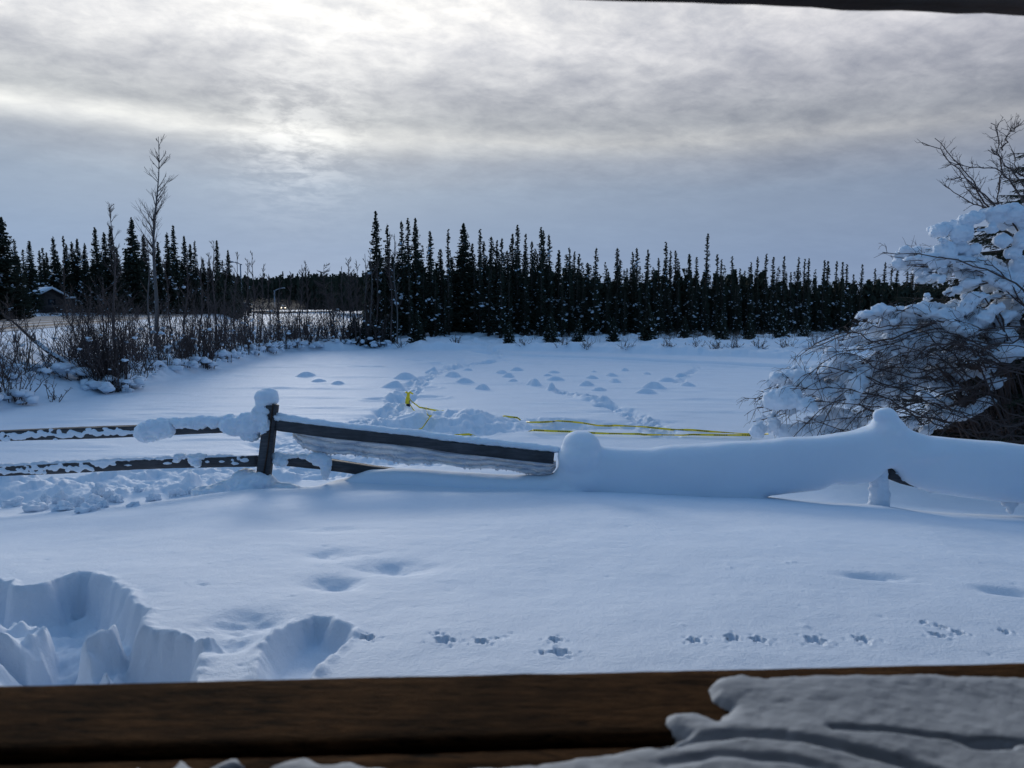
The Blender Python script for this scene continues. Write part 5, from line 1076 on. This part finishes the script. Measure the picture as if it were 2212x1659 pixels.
cl_ = [A(300,875,95,72,0,-.5),A(360,840,70,50,0,-.4),A(492,915,58,46,0,-.6),A(265,705,55,42),A(330,690,50,35),A(430,690,70,30),A(500,775,95,42,-.2),A(590,790,60,40),A(690,640,75,50,.6),A(740,590,70,40,.5),A(790,550,70,35),A(1080,458,48,32),
      A(1120,500,50,50,.9),A(1180,430,60,45,.9),A(1230,380,60,50,.9),A(1290,320,70,40,.8),A(1295,245,52,45),A(1222,178,34,28),A(1140,262,60,32,.2),A(1190,262,40,34),A(962,302,24,20),A(922,280,18,10),A(870,388,42,24),A(830,430,42,28),A(690,500,36,32),A(1060,310,60,18),A(1150,330,60,18),
      A(870,840,48,80,-.2,-.5),A(840,880,35,50,0,-.5),A(900,740,55,60,.4,-.4),A(950,670,55,55,.4,-.3),A(820,700,60,40,.5),A(1030,570,60,45,.5),A(720,800,60,40,.3),A(650,840,55,35),A(1480,370,75,55),A(1560,400,70,60),A(1640,340,70,30),A(1720,310,60,18),A(1400,420,70,40),A(1700,390,45,42),
      A(1600,265,38,35),A(1640,195,22,17),A(1840,205,50,42),A(1790,240,60,30,.6),A(1415,222,26,14),A(1500,243,26,10),A(2050,220,80,34,.3),A(2140,180,70,28,.3),A(1950,455,55,42),A(2100,510,100,62,.1,-.5),A(2050,370,70,50),A(1945,310,45,20),A(1830,485,28,34),A(1900,690,38,24),A(1980,740,48,48),
      A(1440,850,40,22,-.5,-.4),A(1490,885,45,24,-.5,-.4),A(1320,1060,32,38,0,-.3),A(975,995,30,28,0,-.4),A(805,985,34,18),A(1440,1120,60,32,.5),A(1530,1060,60,38,.6),A(1620,1010,60,40,.4),A(1710,990,60,38,.2),A(1800,970,60,36,.1),A(1890,910,55,38,.4),A(2060,720,24,16),A(2180,470,60,50),
      A(1300,640,70,50,0,.5),A(1200,700,90,60,0,.6),A(1350,720,90,60,0,.6),A(1480,700,80,60,0,.6),A(1580,650,80,50,0,.6),A(1100,780,80,60,0,.5),A(1250,820,80,50,0,.5),A(1560,770,70,35,.3,.5),A(1700,680,70,45,.2,.5),A(1000,880,70,60,0,.5),A(1130,870,70,50,0,.5),A(640,900,50,40,0,.4),
      A(700,1010,80,60,0,.4),A(560,1080,80,60,0,.3),A(450,1120,90,50,0,.3),A(800,1090,80,50,0,.4),A(900,1040,60,50,0,.4),A(330,1130,70,40,0,.2),A(230,1080,40,50,0,.2),A(640,1150,120,40,0,.3),A(120,1120,40,50,0,.1),
      B(650,1020,65,45),B(740,995,80,42,.2),B(840,1050,75,55),B(880,1080,45,45),B(930,925,90,42,.2),B(1030,880,90,34,.2),B(1150,845,80,30,.1),B(1250,825,80,26,.1),B(1330,880,80,50),B(1350,980,80,70),B(1220,950,80,46),B(1150,930,60,30),B(690,1220,75,72),B(630,1310,55,38),B(780,1180,80,48),B(880,1210,60,50),
      B(830,1300,50,40),B(690,1365,42,32),B(1100,1010,50,35),B(1190,1110,60,50),B(1360,1120,50,70),B(1050,1390,80,60,0,.3),B(1100,1490,70,55,0,.3),B(1200,1400,90,50,0,.3),B(1330,1300,55,60),B(1360,1400,50,50),B(870,1590,36,20),B(1030,1620,45,28),B(1150,1590,50,18),B(1010,1290,50,28),B(960,1180,40,40),B(1280,1220,60,40)]
sn = MB(); s_ = YB/F/2.16
for u, v, a, b_, rot, dy in cl_:
    for k_ in range(2):
        a, b_ = (a*1.22, b_*1.25) if k_ == 0 else (a, b_); o = P(u+rg.gauss(0, a*.18)*k_, v+rg.gauss(0, b_*.18)*k_, YB-.25+dy+rg.uniform(-.15, .2)); blob(sn, o, (a*s_, (a+b_)/2*s_*.9, b_*s_*(1 if k_ == 0 else .8)), 3, .20, seed=rg.randrange(9999), rot=rot)
for c_, dy in CURVES[:54]:
    if rg.random() < .12: continue
    nrm = len(c_); t0 = rg.uniform(.25, .5)
    t_ = t0
    while t_ < .97:
        k_ = t_*(nrm-1.01); i0 = int(k_); o = c_[i0]*(1-k_+i0)+c_[i0+1]*(k_-i0); r_ = rg.uniform(.035, .085)*(1.2-.5*abs(t_-.6))
        if rg.random() < .82: blob(sn, o+[rg.gauss(0,.02), rg.gauss(0,.03), r_*.55], (r_*1.5, r_*1.3, r_*.85), 2, .3, seed=rg.randrange(9999))
        t_ += rg.uniform(.022, .04)
for i in range(150):   # small pads caught on the twigs
    if rg.random() < .7: k_ = rg.uniform(0, 1); u = rg.uniform(1640, 2240); lo_ = np.interp(u, [1640, 1700, 1830, 1950, 2240], [880, 790, 710, 680, 650]); v = rg.uniform(lo_, 930 if u < 1950 else 800)
    else: u = rg.uniform(2000, 2240); v = rg.uniform(490, 660)
    r_ = rg.uniform(2.5, 8)*s_; blob(sn, P(u, v, YB+rg.uniform(-.7, .8)), (r_*rg.uniform(1, 1.8), r_*1.2, r_*rg.uniform(.6, 1)), 2, .35, seed=rg.randrange(9999))
me = fuse(sn, 'snow_pads', M_CLUMP, .022, 1, .040, 7, 12, crumb=.06); link('snow_pads', me, bush).location = [-c_ for c_ in root]
# low dark brush beneath it
for i, (u, v, hp_, wp) in enumerate([(2060,960,110,70),(2150,965,150,80),(2230,970,170,80),(1990,955,60,50),(2100,950,230,70),(2200,940,300,80)]):
    b_ = P(u, v, 12.4); b_[2] = gz(b_[0], b_[1]); s2 = b_[1]/F/2.16
    shrub(b_, hp_*s2, wp*s2, 110, 700+i, 'dark tangled brush in the shade beneath the snow laden thicket', 'brush beneath the thicket', snow=6, r=.012, sub=9)
